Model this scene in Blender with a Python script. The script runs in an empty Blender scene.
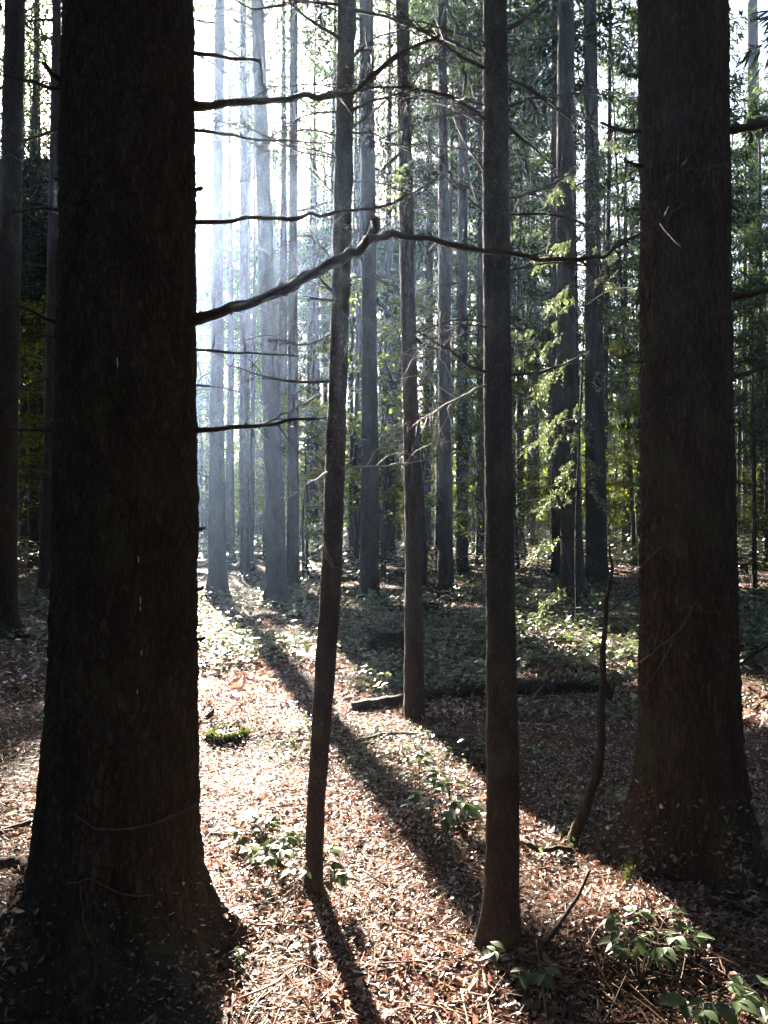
import bpy, math, random
import numpy as np

rng = np.random.default_rng(11)
random.seed(11)
SC = bpy.context.scene
COL = SC.collection
PI = math.pi

# ------------------------------------------------------------------ camera geometry
F, CX, CY, HOR, CAMZ = 770.0, 384.0, 512.0, 520.0, 1.6
PITCH = math.atan((HOR - CY) / F)
SUNV = np.array([-0.304, 1.0, 0.413]); SUNV /= np.linalg.norm(SUNV)
HX = np.array([SUNV[0], SUNV[1]]); HX /= np.linalg.norm(HX)
NX = np.array([HX[1], -HX[0]])                     # across the sun's direction, to the right


def ray(px, py):
    u, v = (px - CX) / F, (CY - py) / F
    return np.array([u, math.cos(PITCH) - math.sin(PITCH) * v, math.sin(PITCH) + math.cos(PITCH) * v])


def at(px, py, Y):
    d = ray(px, py)
    t = Y / d[1]
    return np.array([d[0] * t, Y, CAMZ + d[2] * t])


# ------------------------------------------------------------------ noise
def _h(ix, iy, iz, seed):
    n = (ix.astype(np.int64) * 374761393 + iy.astype(np.int64) * 668265263 + iz.astype(np.int64) * 1274126177 + seed * 974634317)
    n = (n ^ (n >> 13)) & 0xFFFFFFFF
    n = (n * 1274126177) & 0xFFFFFFFF
    n = (n ^ (n >> 16)) & 0xFFFFFF
    return n / float(0xFFFFFF)


def vn(x, y, z=0.0, seed=0):
    """value noise, -1 .. 1"""
    x, y, z = np.broadcast_arrays(np.asarray(x, float), np.asarray(y, float), np.asarray(z, float))
    ix, iy, iz = np.floor(x), np.floor(y), np.floor(z)
    fx, fy, fz = x - ix, y - iy, z - iz
    fx, fy, fz = [f * f * (3 - 2 * f) for f in (fx, fy, fz)]
    r = 0
    for a in (0, 1):
        for b in (0, 1):
            for c in (0, 1):
                w = (fx if a else 1 - fx) * (fy if b else 1 - fy) * (fz if c else 1 - fz)
                r = r + w * _h(ix + a, iy + b, iz + c, seed)
    return r * 2 - 1


def ground(x, y):
    x, y = np.asarray(x, float), np.asarray(y, float)
    z = 0.10 * vn(x / 5.0 + 3.1, y / 5.0 + 1.7, 0, 1) + 0.045 * vn(x / 1.3, y / 1.3, 0, 2) + 0.018 * vn(x / 0.42, y / 0.42, 0, 3)
    z = z + 0.11 * np.exp(-(((x - 0.95) / 0.35) ** 2 + ((y - 3.0) / 0.28) ** 2))     # hump by the thick trunk
    z = z + 0.08 * np.exp(-((x + 1.0) ** 2 + (y - 2.86) ** 2) / 0.34) + 0.07 * np.exp(-((x - 1.40) ** 2 + (y - 3.5) ** 2) / 0.24)
    z = z - 0.05 * np.exp(-(((x - 0.8) / 0.5) ** 2 + ((y - 2.55) / 0.3) ** 2))
    z = z + 0.30 * np.clip((y - 9) / 30, 0, 1) * np.clip((x - 0.5) / 6, 0, 1)
    return z


def on_ground(px, py):
    d = ray(px, py)
    lo, hi = 0.5, 60.0
    for Y in np.arange(1.0, 60, 0.05):
        t = Y / d[1]
        if CAMZ + d[2] * t < float(ground(d[0] * t, Y)):
            return np.array([d[0] * t, Y, float(ground(d[0] * t, Y))])
    return np.array([d[0] * 60, 60, 0.0])


# ------------------------------------------------------------------ mesh helpers
def mesh_np(name, V, faces, mats, midx=None, smooth=False):
    """faces: (n,k) int array, all of one size"""
    V = np.asarray(V, np.float32).reshape(-1, 3)
    faces = np.asarray(faces, np.int32)
    n, k = faces.shape
    me = bpy.data.meshes.new(name)
    me.vertices.add(len(V)); me.vertices.foreach_set('co', V.ravel())
    me.loops.add(n * k); me.loops.foreach_set('vertex_index', faces.ravel())
    me.polygons.add(n)
    me.polygons.foreach_set('loop_start', np.arange(0, n * k, k, dtype=np.int32))
    me.polygons.foreach_set('loop_total', np.full(n, k, dtype=np.int32))
    for m in mats:
        me.materials.append(m)
    if midx is not None:
        me.polygons.foreach_set('material_index', np.asarray(midx, np.int32))
    me.polygons.foreach_set('use_smooth', np.full(n, bool(smooth)))
    me.update(calc_edges=True)
    return me


def soup(name, Q, mats, midx=None):
    Q = np.asarray(Q).reshape(-1, 4, 3)
    return mesh_np(name, Q.reshape(-1, 3), np.arange(len(Q) * 4).reshape(-1, 4), mats, midx)


def link(name, me, parent=None):
    o = bpy.data.objects.new(name, me); COL.objects.link(o)
    if parent is not None:
        o.parent = parent
    return o


def tag(o, label=None, cat=None, group=None, kind=None):
    if label: o['label'] = label
    if cat: o['category'] = cat
    if group: o['group'] = group
    if kind: o['kind'] = kind
    return o


def thing(name, label, cat, loc=(0, 0, 0), group=None):
    o = bpy.data.objects.new(name, None); COL.objects.link(o)
    o.location = [float(c) for c in loc]; o.empty_display_size = 0.2
    return tag(o, label, cat, group)


def smooth_path(P, n):
    """Catmull-Rom through P (m,3+) -> n points"""
    P = np.asarray(P, float)
    if len(P) == 2:
        t = np.linspace(0, 1, n)[:, None]
        return P[0] * (1 - t) + P[1] * t
    A = np.vstack([2 * P[0] - P[1], P, 2 * P[-1] - P[-2]])
    t = np.linspace(0, len(P) - 1 - 1e-6, n)
    i = t.astype(int); f = (t - i)[:, None]
    a, b, c, d = A[i], A[i + 1], A[i + 2], A[i + 3]
    return 0.5 * ((2 * b) + (c - a) * f + (2 * a - 5 * b + 4 * c - d) * f ** 2 + (3 * b - a - 3 * c + d) * f ** 3)


def frames(P):
    T = np.gradient(P, axis=0); T /= np.linalg.norm(T, axis=1)[:, None] + 1e-12
    ref = np.where(np.abs(T[:, 2:3]) > 0.85, np.array([[1.0, 0, 0]]), np.array([[0, 0, 1.0]]))
    if np.abs(T[:, 2]).mean() > 0.7: ref = np.tile([[1.0, 0, 0]], (len(P), 1))
    else: ref = np.tile([[0.05, 0.05, 1.0]], (len(P), 1))
    A = np.cross(T, ref); A /= np.linalg.norm(A, axis=1)[:, None] + 1e-12
    B = np.cross(T, A)
    return T, A, B


def tube(P, R, sides=6, rough=0.0, seed=0):
    """(verts, quads) of a tube along P with radii R, closed to a point at the end"""
    P = np.asarray(P, float); R = np.asarray(R, float)
    T, A, B = frames(P)
    th = np.linspace(0, 2 * PI, sides, endpoint=False)
    rr = R[:, None] * np.ones((1, sides))
    if rough:
        i = np.arange(len(P))[:, None]
        rr = rr * (1 + rough * vn(i * 0.7, np.cos(th)[None] * 1.5 + 5, np.sin(th)[None] * 1.5, seed))
    V = P[:, None, :] + rr[..., None] * (np.cos(th)[None, :, None] * A[:, None, :] + np.sin(th)[None, :, None] * B[:, None, :])
    n = len(P)
    i, j = np.meshgrid(np.arange(n - 1), np.arange(sides), indexing='ij')
    a = i * sides + j; b = i * sides + (j + 1) % sides
    Fq = np.stack([a, b, b + sides, a + sides], -1).reshape(-1, 4)
    V = V.reshape(-1, 3)
    # caps: first and last ring shut to a point
    V = np.vstack([V, P[:1], P[-1:]])
    j = np.arange(0, sides, 2)
    c0 = np.stack([np.full(len(j), n * sides), (j + 2) % sides, (j + 1) % sides, j], -1)
    o = (n - 1) * sides
    c1 = np.stack([np.full(len(j), n * sides + 1), o + j, o + (j + 1) % sides, o + (j + 2) % sides], -1)
    return V, np.vstack([Fq, c0, c1])


class MB:
    def __init__(self): self.V, self.F, self.M, self.n = [], [], [], 0
    def add(self, VF, m=0):
        V, Fq = VF
        self.V.append(V); self.F.append(Fq + self.n); self.M.append(np.full(len(Fq), m)); self.n += len(V)
    def mesh(self, name, mats, smooth=True, origin=(0, 0, 0)):
        return mesh_np(name, np.vstack(self.V) - np.asarray(origin), np.vstack(self.F), mats, np.concatenate(self.M), smooth)
    def quads(self):
        return np.vstack(self.V)[np.vstack(self.F)]


# ------------------------------------------------------------------ materials
def new_mat(name):
    m = bpy.data.materials.new(name); m.use_nodes = True
    nt = m.node_tree
    for n in list(nt.nodes): nt.nodes.remove(n)
    return m, nt, nt.nodes.new('ShaderNodeOutputMaterial')


def ramp(nt, fac, stops):
    r = nt.nodes.new('ShaderNodeValToRGB')
    el = r.color_ramp.elements
    while len(el) < len(stops): el.new(0.5)
    for e, (p, c) in zip(el, stops):
        e.position = p; e.color = (*c, 1)
    nt.links.new(fac, r.inputs['Fac'])
    return r.outputs['Color']


def noise_node(nt, scale, vec=None, detail=6, rough=0.6):
    n = nt.nodes.new('ShaderNodeTexNoise')
    n.inputs['Scale'].default_value = scale; n.inputs['Detail'].default_value = detail; n.inputs['Roughness'].default_value = rough
    if vec is not None: nt.links.new(vec, n.inputs['Vector'])
    return n.outputs['Fac']


def bark_mat(name, dark, mid, pale, moss=(0.07, 0.085, 0.035), plate=26.0, stretch=0.35, bump=0.9, dist=0.012, moss_amt=0.5):
    m, nt, out = new_mat(name)
    L = nt.links.new
    tc = nt.nodes.new('ShaderNodeTexCoord')
    mp = nt.nodes.new('ShaderNodeMapping'); mp.inputs['Scale'].default_value = (1, 1, stretch)
    L(tc.outputs['Object'], mp.inputs['Vector'])
    warp = nt.nodes.new('ShaderNodeTexNoise'); warp.inputs['Scale'].default_value = 22; warp.inputs['Detail'].default_value = 2.5; warp.inputs['Roughness'].default_value = 0.7
    L(mp.outputs['Vector'], warp.inputs['Vector'])
    ma = nt.nodes.new('ShaderNodeVectorMath'); ma.operation = 'MULTIPLY_ADD'
    ma.inputs[1].default_value = (0.09, 0.09, 0.09)
    L(warp.outputs['Color'], ma.inputs[0]); L(mp.outputs['Vector'], ma.inputs[2])
    vo = nt.nodes.new('ShaderNodeTexVoronoi'); vo.feature = 'DISTANCE_TO_EDGE'; vo.inputs['Scale'].default_value = plate
    L(ma.outputs[0], vo.inputs['Vector'])
    cr = nt.nodes.new('ShaderNodeMapRange'); cr.inputs['From Max'].default_value = 0.5; cr.inputs['To Max'].default_value = 0.7
    L(vo.outputs['Distance'], cr.inputs['Value'])
    fine = noise_node(nt, 75, mp.outputs['Vector'], 4, 0.75)
    big = noise_node(nt, 3.3, tc.outputs['Object'], 3, 0.6)
    mixh = nt.nodes.new('ShaderNodeMath'); mixh.operation = 'MULTIPLY_ADD'; mixh.inputs[1].default_value = 0.9
    L(fine, mixh.inputs[0]); L(cr.outputs[0], mixh.inputs[2])
    half = nt.nodes.new('ShaderNodeMath'); half.operation = 'MULTIPLY'; half.inputs[1].default_value = 0.72
    L(mixh.outputs[0], half.inputs[0])
    col = ramp(nt, half.outputs[0], [(0.15, dark), (0.55, mid), (1.0, pale)])
    mo = nt.nodes.new('ShaderNodeMapRange'); mo.inputs['From Min'].default_value = 0.50; mo.inputs['From Max'].default_value = 0.72
    mo.inputs['To Max'].default_value = moss_amt
    L(big, mo.inputs['Value'])
    mx = nt.nodes.new('ShaderNodeMix'); mx.data_type = 'RGBA'
    L(mo.outputs[0], mx.inputs['Factor']); L(col, mx.inputs['A']); mx.inputs['B'].default_value = (*moss, 1)
    mot = nt.nodes.new('ShaderNodeMapRange'); mot.inputs['From Min'].default_value = 0.3; mot.inputs['From Max'].default_value = 0.7
    mot.inputs['To Min'].default_value = 0.65; mot.inputs['To Max'].default_value = 1.35
    L(noise_node(nt, 11, mp.outputs['Vector'], 3, 0.65), mot.inputs['Value'])
    sc_ = nt.nodes.new('ShaderNodeVectorMath'); sc_.operation = 'SCALE'
    L(mx.outputs['Result'], sc_.inputs[0]); L(mot.outputs[0], sc_.inputs['Scale'])
    bs = nt.nodes.new('ShaderNodeBsdfPrincipled')
    L(sc_.outputs[0], bs.inputs['Base Color']); bs.inputs['Roughness'].default_value = 0.85
    bs.inputs['Specular IOR Level'].default_value = 0.25
    bp = nt.nodes.new('ShaderNodeBump'); bp.inputs['Strength'].default_value = bump; bp.inputs['Distance'].default_value = dist
    if bump: L(mixh.outputs[0], bp.inputs['Height']); L(bp.outputs['Normal'], bs.inputs['Normal'])
    L(bs.outputs[0], out.inputs['Surface'])
    return m


def leaf_mat(name, stops, trans=0.45, gloss=0.10, rough=0.4, tcol=1.3):
    m, nt, out = new_mat(name)
    L = nt.links.new
    g = nt.nodes.new('ShaderNodeNewGeometry')
    col = ramp(nt, g.outputs['Random Per Island'], stops)
    df = nt.nodes.new('ShaderNodeBsdfDiffuse'); L(col, df.inputs['Color'])
    tr = nt.nodes.new('ShaderNodeBsdfTranslucent')
    hs = nt.nodes.new('ShaderNodeHueSaturation'); hs.inputs['Value'].default_value = tcol; hs.inputs['Saturation'].default_value = 1.1
    hs.inputs['Hue'].default_value = 0.485
    L(col, hs.inputs['Color']); L(hs.outputs[0], tr.inputs['Color'])
    mx = nt.nodes.new('ShaderNodeMixShader'); mx.inputs[0].default_value = trans
    L(df.outputs[0], mx.inputs[1]); L(tr.outputs[0], mx.inputs[2])
    gl = nt.nodes.new('ShaderNodeBsdfGlossy'); gl.inputs['Roughness'].default_value = rough; gl.inputs['Color'].default_value = (0.9, 0.9, 0.9, 1)
    fr = nt.nodes.new('ShaderNodeFresnel'); fr.inputs['IOR'].default_value = 1.35
    fm = nt.nodes.new('ShaderNodeMath'); fm.operation = 'MULTIPLY'; fm.inputs[1].default_value = gloss * 10
    L(fr.outputs[0], fm.inputs[0])
    cl = nt.nodes.new('ShaderNodeClamp'); cl.inputs['Max'].default_value = 0.5; L(fm.outputs[0], cl.inputs[0])
    m2 = nt.nodes.new('ShaderNodeMixShader')
    L(cl.outputs[0], m2.inputs[0]); L(mx.outputs[0], m2.inputs[1]); L(gl.outputs[0], m2.inputs[2])
    L(m2.outputs[0], out.inputs['Surface'])
    return m


M_SPRUCE = bark_mat('spruce_bark', (0.018, 0.014, 0.012), (0.055, 0.043, 0.036), (0.105, 0.084, 0.072), plate=38, moss_amt=0.3)
M_RED = bark_mat('reddish_bark', (0.018, 0.012, 0.009), (0.068, 0.045, 0.035), (0.135, 0.095, 0.076), plate=44, stretch=0.2)
M_SMOOTH = bark_mat('young_bark', (0.016, 0.011, 0.009), (0.050, 0.037, 0.029), (0.10, 0.078, 0.062), moss=(0.09, 0.10, 0.045), plate=55, stretch=0.6, bump=0.6, dist=0.004)
M_FARBARK = bark_mat('distant_bark', (0.03, 0.024, 0.021), (0.06, 0.048, 0.042), (0.11, 0.09, 0.08), plate=14, bump=0, moss_amt=0.25)
M_TWIG = bark_mat('dead_twig', (0.025, 0.019, 0.016), (0.06, 0.047, 0.039), (0.11, 0.09, 0.076), plate=80, stretch=1, bump=0, dist=0.002)
M_CREEP = bark_mat('dry_creeper', (0.05, 0.042, 0.034), (0.10, 0.084, 0.07), (0.15, 0.13, 0.11), plate=80, stretch=1, bump=0, moss_amt=0.1)
M_PALETWIG = bark_mat('bleached_twig', (0.12, 0.10, 0.08), (0.24, 0.20, 0.165), (0.34, 0.30, 0.25), plate=80, stretch=1, bump=0.4, dist=0.002, moss_amt=0.1)
M_LOG = bark_mat('rotting_log', (0.02, 0.015, 0.012), (0.05, 0.036, 0.028), (0.10, 0.08, 0.06), moss=(0.035, 0.055, 0.015), plate=24, moss_amt=0.8)
M_MOSS = leaf_mat('moss', [(0, (0.03, 0.04, 0.012)), (0.6, (0.065, 0.08, 0.024)), (1, (0.14, 0.14, 0.06))], 0.35, 0.02)
M_NEEDLE = leaf_mat('spruce_needles', [(0, (0.014, 0.025, 0.012)), (0.5, (0.028, 0.046, 0.018)), (0.9, (0.05, 0.075, 0.025)), (1, (0.08, 0.10, 0.03))], 0.48, 0.0, tcol=1.8)
M_FRESH = leaf_mat('fresh_needles', [(0, (0.05, 0.075, 0.03)), (0.6, (0.085, 0.115, 0.045)), (1, (0.15, 0.175, 0.08))], 0.5, 0.05, tcol=1.5)
M_BEECH = leaf_mat('beech_leaves', [(0, (0.06, 0.10, 0.013)), (0.6, (0.105, 0.145, 0.018)), (0.92, (0.15, 0.165, 0.024)), (1, (0.2, 0.16, 0.03))], 0.65, 0.01, tcol=1.6)
M_HERB = leaf_mat('herb_leaves', [(0, (0.04, 0.065, 0.028)), (0.6, (0.075, 0.105, 0.042)), (1, (0.13, 0.15, 0.07))], 0.42, 0.06, 0.4, 1.6)
M_BRAMBLE = leaf_mat('bramble_leaves', [(0, (0.055, 0.085, 0.035)), (0.7, (0.09, 0.13, 0.05)), (1, (0.14, 0.17, 0.08))], 0.42, 0.10, 0.38, 1.4)
M_LITTER = leaf_mat('fallen_leaves', [(0, (0.04, 0.021, 0.015)), (0.35, (0.135, 0.070, 0.049)), (0.7, (0.245, 0.146, 0.104)), (0.93, (0.36, 0.25, 0.19)), (1, (0.44, 0.35, 0.28))], 0.36, 0.03, 0.55, 1.45)
M_CHIP = leaf_mat('twig_litter', [(0, (0.035, 0.019, 0.013)), (0.5, (0.11, 0.058, 0.038)), (0.9, (0.22, 0.13, 0.088)), (1, (0.30, 0.205, 0.15))], 0.02, 0.02, 0.5)


def ground_mat():
    m, nt, out = new_mat('forest_floor')
    L = nt.links.new
    tc = nt.nodes.new('ShaderNodeTexCoord')
    a = noise_node(nt, 14, tc.outputs['Object'], 8, 0.7)
    b = noise_node(nt, 0.7, tc.outputs['Object'], 4, 0.55)
    c = noise_node(nt, 60, tc.outputs['Object'], 6, 0.7)
    col = ramp(nt, a, [(0.3, (0.022, 0.014, 0.010)), (0.55, (0.075, 0.043, 0.030)), (0.75, (0.17, 0.105, 0.075))])
    mr = nt.nodes.new('ShaderNodeMapRange'); mr.inputs['From Min'].default_value = 0.55; mr.inputs['From Max'].default_value = 0.7; mr.inputs['To Max'].default_value = 0.6
    L(b, mr.inputs['Value'])
    mx = nt.nodes.new('ShaderNodeMix'); mx.data_type = 'RGBA'
    L(mr.outputs[0], mx.inputs['Factor']); L(col, mx.inputs['A']); mx.inputs['B'].default_value = (0.05, 0.062, 0.022, 1)
    bs = nt.nodes.new('ShaderNodeBsdfPrincipled'); bs.inputs['Roughness'].default_value = 0.9; bs.inputs['Specular IOR Level'].default_value = 0.2
    L(mx.outputs['Result'], bs.inputs['Base Color'])
    bp = nt.nodes.new('ShaderNodeBump'); bp.inputs['Strength'].default_value = 0.9; bp.inputs['Distance'].default_value = 0.03
    s = nt.nodes.new('ShaderNodeMath'); L(a, s.inputs[0]); L(c, s.inputs[1]); L(s.outputs[0], bp.inputs['Height'])
    L(bp.outputs['Normal'], bs.inputs['Normal'])
    L(bs.outputs[0], out.inputs['Surface'])
    return m


# ------------------------------------------------------------------ light corridor (crown quads cut away so sunlight lands on chosen strips)
def open_sky(P):
    """probability that the canopy has a hole at P: points on the sun's way to the sunlit strip of floor"""
    P = np.asarray(P)
    k = P[..., 2] / SUNV[2]
    qx, qy = P[..., 0] - k * SUNV[0], P[..., 1] - k * SUNV[1]
    s = qx * NX[0] + qy * NX[1]
    s = s + 0.10 * vn(qy * 0.9, qx * 0.9, 0, 31)
    p = np.zeros(s.shape)
    inside = (qy > 0.3) & (qy < 14)
    p = np.where((qy <= 0.3) & (qy > -9) & (s > 0.1) & (s < 1.35) & (vn(s * 3.2, qy * 0.12, 0, 33) > -0.25), 0.95, p)
    p = np.where(inside & (s > -0.28) & (s < 1.25), 0.985, p)
    p = np.where((qy > 2.6) & (qy < 5.4) & (s > -1.05) & (s <= -0.28) & (vn(qx * 1.3, qy * 0.9, 0, 6) > -0.35), 0.97, p)
    p = np.where((qy > 0.3) & (qy < 5) & (s >= 1.58) & (s < 2.0), 0.96, p)
    p = np.where((qy >= 5) & (qy < 14) & (s >= 1.5) & (s < 2.2) & (vn(qx * 1.1, qy * 1.1, 0, 5) > 0.0), 0.9, p)
    p = np.where((qy >= 14) & (qy < 19) & (s > -0.2) & (s < 2.2), 0.8, p)
    p = np.where((qy > -8) & (qy < 10.5) & (s > 4.7) & (s < 5.95), 0.97, p)          # slot cut through the crowns to sun the fir
    # scattered flecks elsewhere
    fl = vn(qx * 0.8, qy * 0.8, 0, 9) + 0.5 * vn(qx * 2.3, qy * 2.3, 0, 10)
    p = np.where((p == 0) & (fl > 0.66) & (qy > 3.5) & (qy < 14), 0.95, p)
    fl = vn(qx * 0.35, qy * 0.35, 0, 12) + 0.5 * vn(qx * 1.1, qy * 1.1, 0, 13)
    p = np.where((p == 0) & (fl > np.where(qy > 42, 0.25, -0.10)) & (qy >= 14) & (qy < 70), 0.93, p)
    # crowns thinned high up toward the sun so bright sky shows
    y = np.maximum(P[..., 1], 0.1); a = P[..., 0] / y
    thin = (P[..., 1] > 14) & (((a > -0.26) & (a < 0.06 + 0.05 * vn(y * 0.2, P[..., 2] * 0.3, 0, 15)) & (P[..., 2] > 1.6 + 0.38 * y)) | ((a < -0.40) & (a > -0.52) & (P[..., 2] > 1.6 + 0.47 * y)))
    p = np.where(thin, np.maximum(p, 0.72), p)
    return p


# ------------------------------------------------------------------ trunks
def trunk_verts(P, R, seg, dz, flare=0.5, fh=0.35, lobes=5, rough=0.02, fscale=30.0, seed=0, plates=0, pdepth=0.004, knots=()):
    """P: path from below the ground upward, R radii; returns (V, F)"""
    P = np.asarray(P, float); R = np.asarray(R, float)
    L = np.concatenate([[0], np.cumsum(np.linalg.norm(np.diff(P, axis=0), axis=1))])
    n = max(4, int(L[-1] / dz))
    # fine rings in the first 5 m, coarser above
    l = np.concatenate([np.arange(0, min(5, L[-1]), dz), np.arange(min(5, L[-1]), L[-1], dz * 4), [L[-1]]])
    PR = np.column_stack([P, R])
    lf = np.arange(0, L[-1] + 0.02, 0.02)
    kern = np.hanning(41); kern /= kern.sum()
    S = []
    for i in range(4):
        v = np.interp(lf, L, PR[:, i])
        v0, v1 = v[0], v[-1]
        e0 = 2 * v0 - v[1:21][::-1]; e1 = 2 * v1 - v[-21:-1][::-1]
        S.append(np.convolve(np.concatenate([e0, v, e1]), kern, 'valid'))
    C = np.column_stack([np.interp(l, lf, S[i]) for i in range(4)])
    C[:, 3] = np.maximum(C[:, 3], 0.006)
    th = np.linspace(0, 2 * PI, seg, endpoint=False)[None]
    z0 = P[0][2]
    h = np.maximum(C[:, 2:3] - z0 - 0.12, 0)
    ph = seed * 1.7
    lob = np.clip(0.5 + 0.5 * np.cos(lobes * th + ph + 0.8 * np.sin(2 * th + ph)) + 0.35 * np.cos(3 * th - ph) + 0.25 * vn(np.cos(th) * 3, np.sin(th) * 3, h * 4, seed + 2), 0, 1.35)
    rr = C[:, 3:4] * (1 + flare * np.exp(-h / fh) * (0.40 + 0.45 * lob) + flare * 0.85 * np.exp(-h / (fh * 0.6)) * lob ** 2 + 0.03 * np.cos(2 * th + C[:, 2:3] * 0.6 + ph))
    cx, cy = np.cos(th), np.sin(th)
    X, Y_, Z = C[:, 0:1] + rr * cx, C[:, 1:2] + rr * cy, C[:, 2:3] + 0 * th
    if rough:
        a = vn(X * fscale, Y_ * fscale, Z * fscale * 0.35, seed + 3)
        b = vn(X * fscale * 2.3, Y_ * fscale * 2.3, Z * fscale * 0.9, seed + 4)
        c = vn(X * 6, Y_ * 6, Z * 3.0, seed + 5)
        d = rough * (0.6 * a + 0.45 * b) + rough * 0.8 * c
        X = X + d * cx; Y_ = Y_ + d * cy
    if plates:
        nu = max(8, int(2 * PI * R[0] / plates))
        u = th / (2 * PI) * nu + 0.35 * vn(np.cos(th) * 4, np.sin(th) * 4, Z * 6, seed + 6); v = Z / (plates * 1.9) + 0.35 * vn(np.cos(th) * 4 + 9, np.sin(th) * 4, Z * 6, seed + 7)
        u, v = np.broadcast_arrays(u, v)
        iu, iv = np.floor(u), np.floor(v); f1 = np.full(u.shape, 9.0); f2 = f1.copy(); hid = np.zeros(u.shape)
        for du in (-1, 0, 1):
            for dv in (-1, 0, 1):
                cu, cv = np.mod(iu + du, nu), iv + dv
                ju, jv = _h(cu, cv, 0 * cu, seed + 21), _h(cu, cv, 0 * cu + 1, seed + 22)
                dd = np.hypot(iu + du + ju - u, (iv + dv + jv - v))
                near = dd < f1
                f2 = np.where(near, f1, np.minimum(f2, dd)); hid = np.where(near, _h(cu, cv, 0 * cu + 2, seed), hid); f1 = np.minimum(f1, dd)
        e = np.clip((f2 - f1) / 0.35, 0, 1)
        # flakes: each plate lifts toward its lower or upper edge by its own amount
        lift = pdepth * (e - 0.7) + pdepth * 0.9 * (hid - 0.5) * e + pdepth * 0.8 * vn(np.cos(th) * 60 * R[0] * 4, np.sin(th) * 60 * R[0] * 4, Z * 30, seed + 8)
        X = X + lift * cx; Y_ = Y_ + lift * cy
    for kz, kt, ks in knots:                                       # healed branch scars
        dth = np.angle(np.exp(1j * (th - kt))); q = np.exp(-((dth * R[0]) ** 2 + (Z - kz) ** 2) / ks ** 2)
        ring = 0.55 * ks * q - 0.5 * ks * np.exp(-((dth * R[0]) ** 2 + (Z - kz) ** 2) / (0.45 * ks) ** 2)
        X = X + ring * cx; Y_ = Y_ + ring * cy
    V = np.stack([X, Y_, Z], -1).reshape(-1, 3)
    nr = len(C)
    i, j = np.meshgrid(np.arange(nr - 1), np.arange(seg), indexing='ij')
    a = i * seg + j; b = i * seg + (j + 1) % seg
    return V, np.stack([a, b, b + seg, a + seg], -1).reshape(-1, 4)


# ------------------------------------------------------------------ crowns as quad soups
def strips(base, d, length, width, up=None):
    """thin pointed quads from base along d: arrays -> (n,4,3)"""
    n = len(base)
    d = d / (np.linalg.norm(d, axis=1)[:, None] + 1e-9)
    w = rng.normal(size=(n, 3)) if up is None else np.cross(d, up + 0.35 * rng.normal(size=(n, 3)))
    w = w - (w * d).sum(1)[:, None] * d
    w /= np.linalg.norm(w, axis=1)[:, None] + 1e-9
    l, ww = np.asarray(length)[:, None], np.asarray(width)[:, None]
    p0 = base; p2 = base + d * l
    m = base + d * l * 0.45
    return np.stack([p0, m + w * ww * 0.5, p2, m - w * ww * 0.5], 1)


def spruce_crown(z0, z1, Lmax, nwh, per, dens, sl, sw, droop=0.35, dead=0, seed=0):
    """needle sprays on drooping boughs between heights z0 and z1; returns needle quads, wood quads"""
    Q, W = [], MB()
    for i in range(nwh):
        f = i / (nwh - 1)
        z = z0 + (z1 - z0) * f + rng.normal() * 0.05
        L = Lmax * (1 - f) ** 0.75 * (0.55 + 0.45 * min(1, f * 5 + 0.3)) + 0.25
        for b in range(per):
            az = rng.uniform(0, 2 * PI); Lb = L * rng.uniform(0.55, 1.1)
            if rng.uniform() < 0.30: continue
            t = np.linspace(0, 1, 9)
            dr = droop * rng.uniform(0.6, 1.4) * (1 - 0.7 * f)
            rad = Lb * t * np.cos(0.3 * t)
            zz = z + Lb * (0.18 * f * t - dr * t ** 1.5 + 0.22 * dr * t ** 4)
            side = 0.08 * Lb * np.sin(t * 3 + az)
            P = np.stack([rad * math.cos(az) - side * math.sin(az), rad * math.sin(az) + side * math.cos(az), zz], 1)
            W.add(tube(P, 0.007 + 0.018 * (Lb / 3) * (1 - t) + 0 * t, 3))
            T = np.gradient(P, axis=0); T /= np.linalg.norm(T, axis=1)[:, None]
            n = max(6, int(dens * Lb))
            u = rng.uniform(0.12, 1.0, n) ** 0.8
            base = np.column_stack([np.interp(u, t, P[:, k]) for k in range(3)])
            tt = np.column_stack([np.interp(u, t, T[:, k]) for k in range(3)])
            sidev = np.stack([-tt[:, 1], tt[:, 0], 0 * u], 1) * rng.choice([-1, 1], n)[:, None]
            reach = 0.42 * Lb * (1.05 - u) * rng.uniform(0.1, 1, n)
            dirv = tt * 0.7 + sidev + np.array([0, 0, -0.25]) + 0.2 * rng.normal(size=(n, 3))
            dirv /= np.linalg.norm(dirv, axis=1)[:, None]
            base = base + dirv * reach[:, None] + np.stack([0 * u, 0 * u, -0.25 * reach * droop * 2], 1)
            d2 = dirv + 0.45 * rng.normal(size=(n, 3)) + np.array([0, 0, -0.35 * droop * 2])
            Q.append(strips(base, d2, sl * rng.uniform(0.6, 1.3, n), sw * rng.uniform(0.6, 1.3, n), np.tile([[0, 0, 1.0]], (n, 1))))
    return np.concatenate(Q), W.quads()


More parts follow.
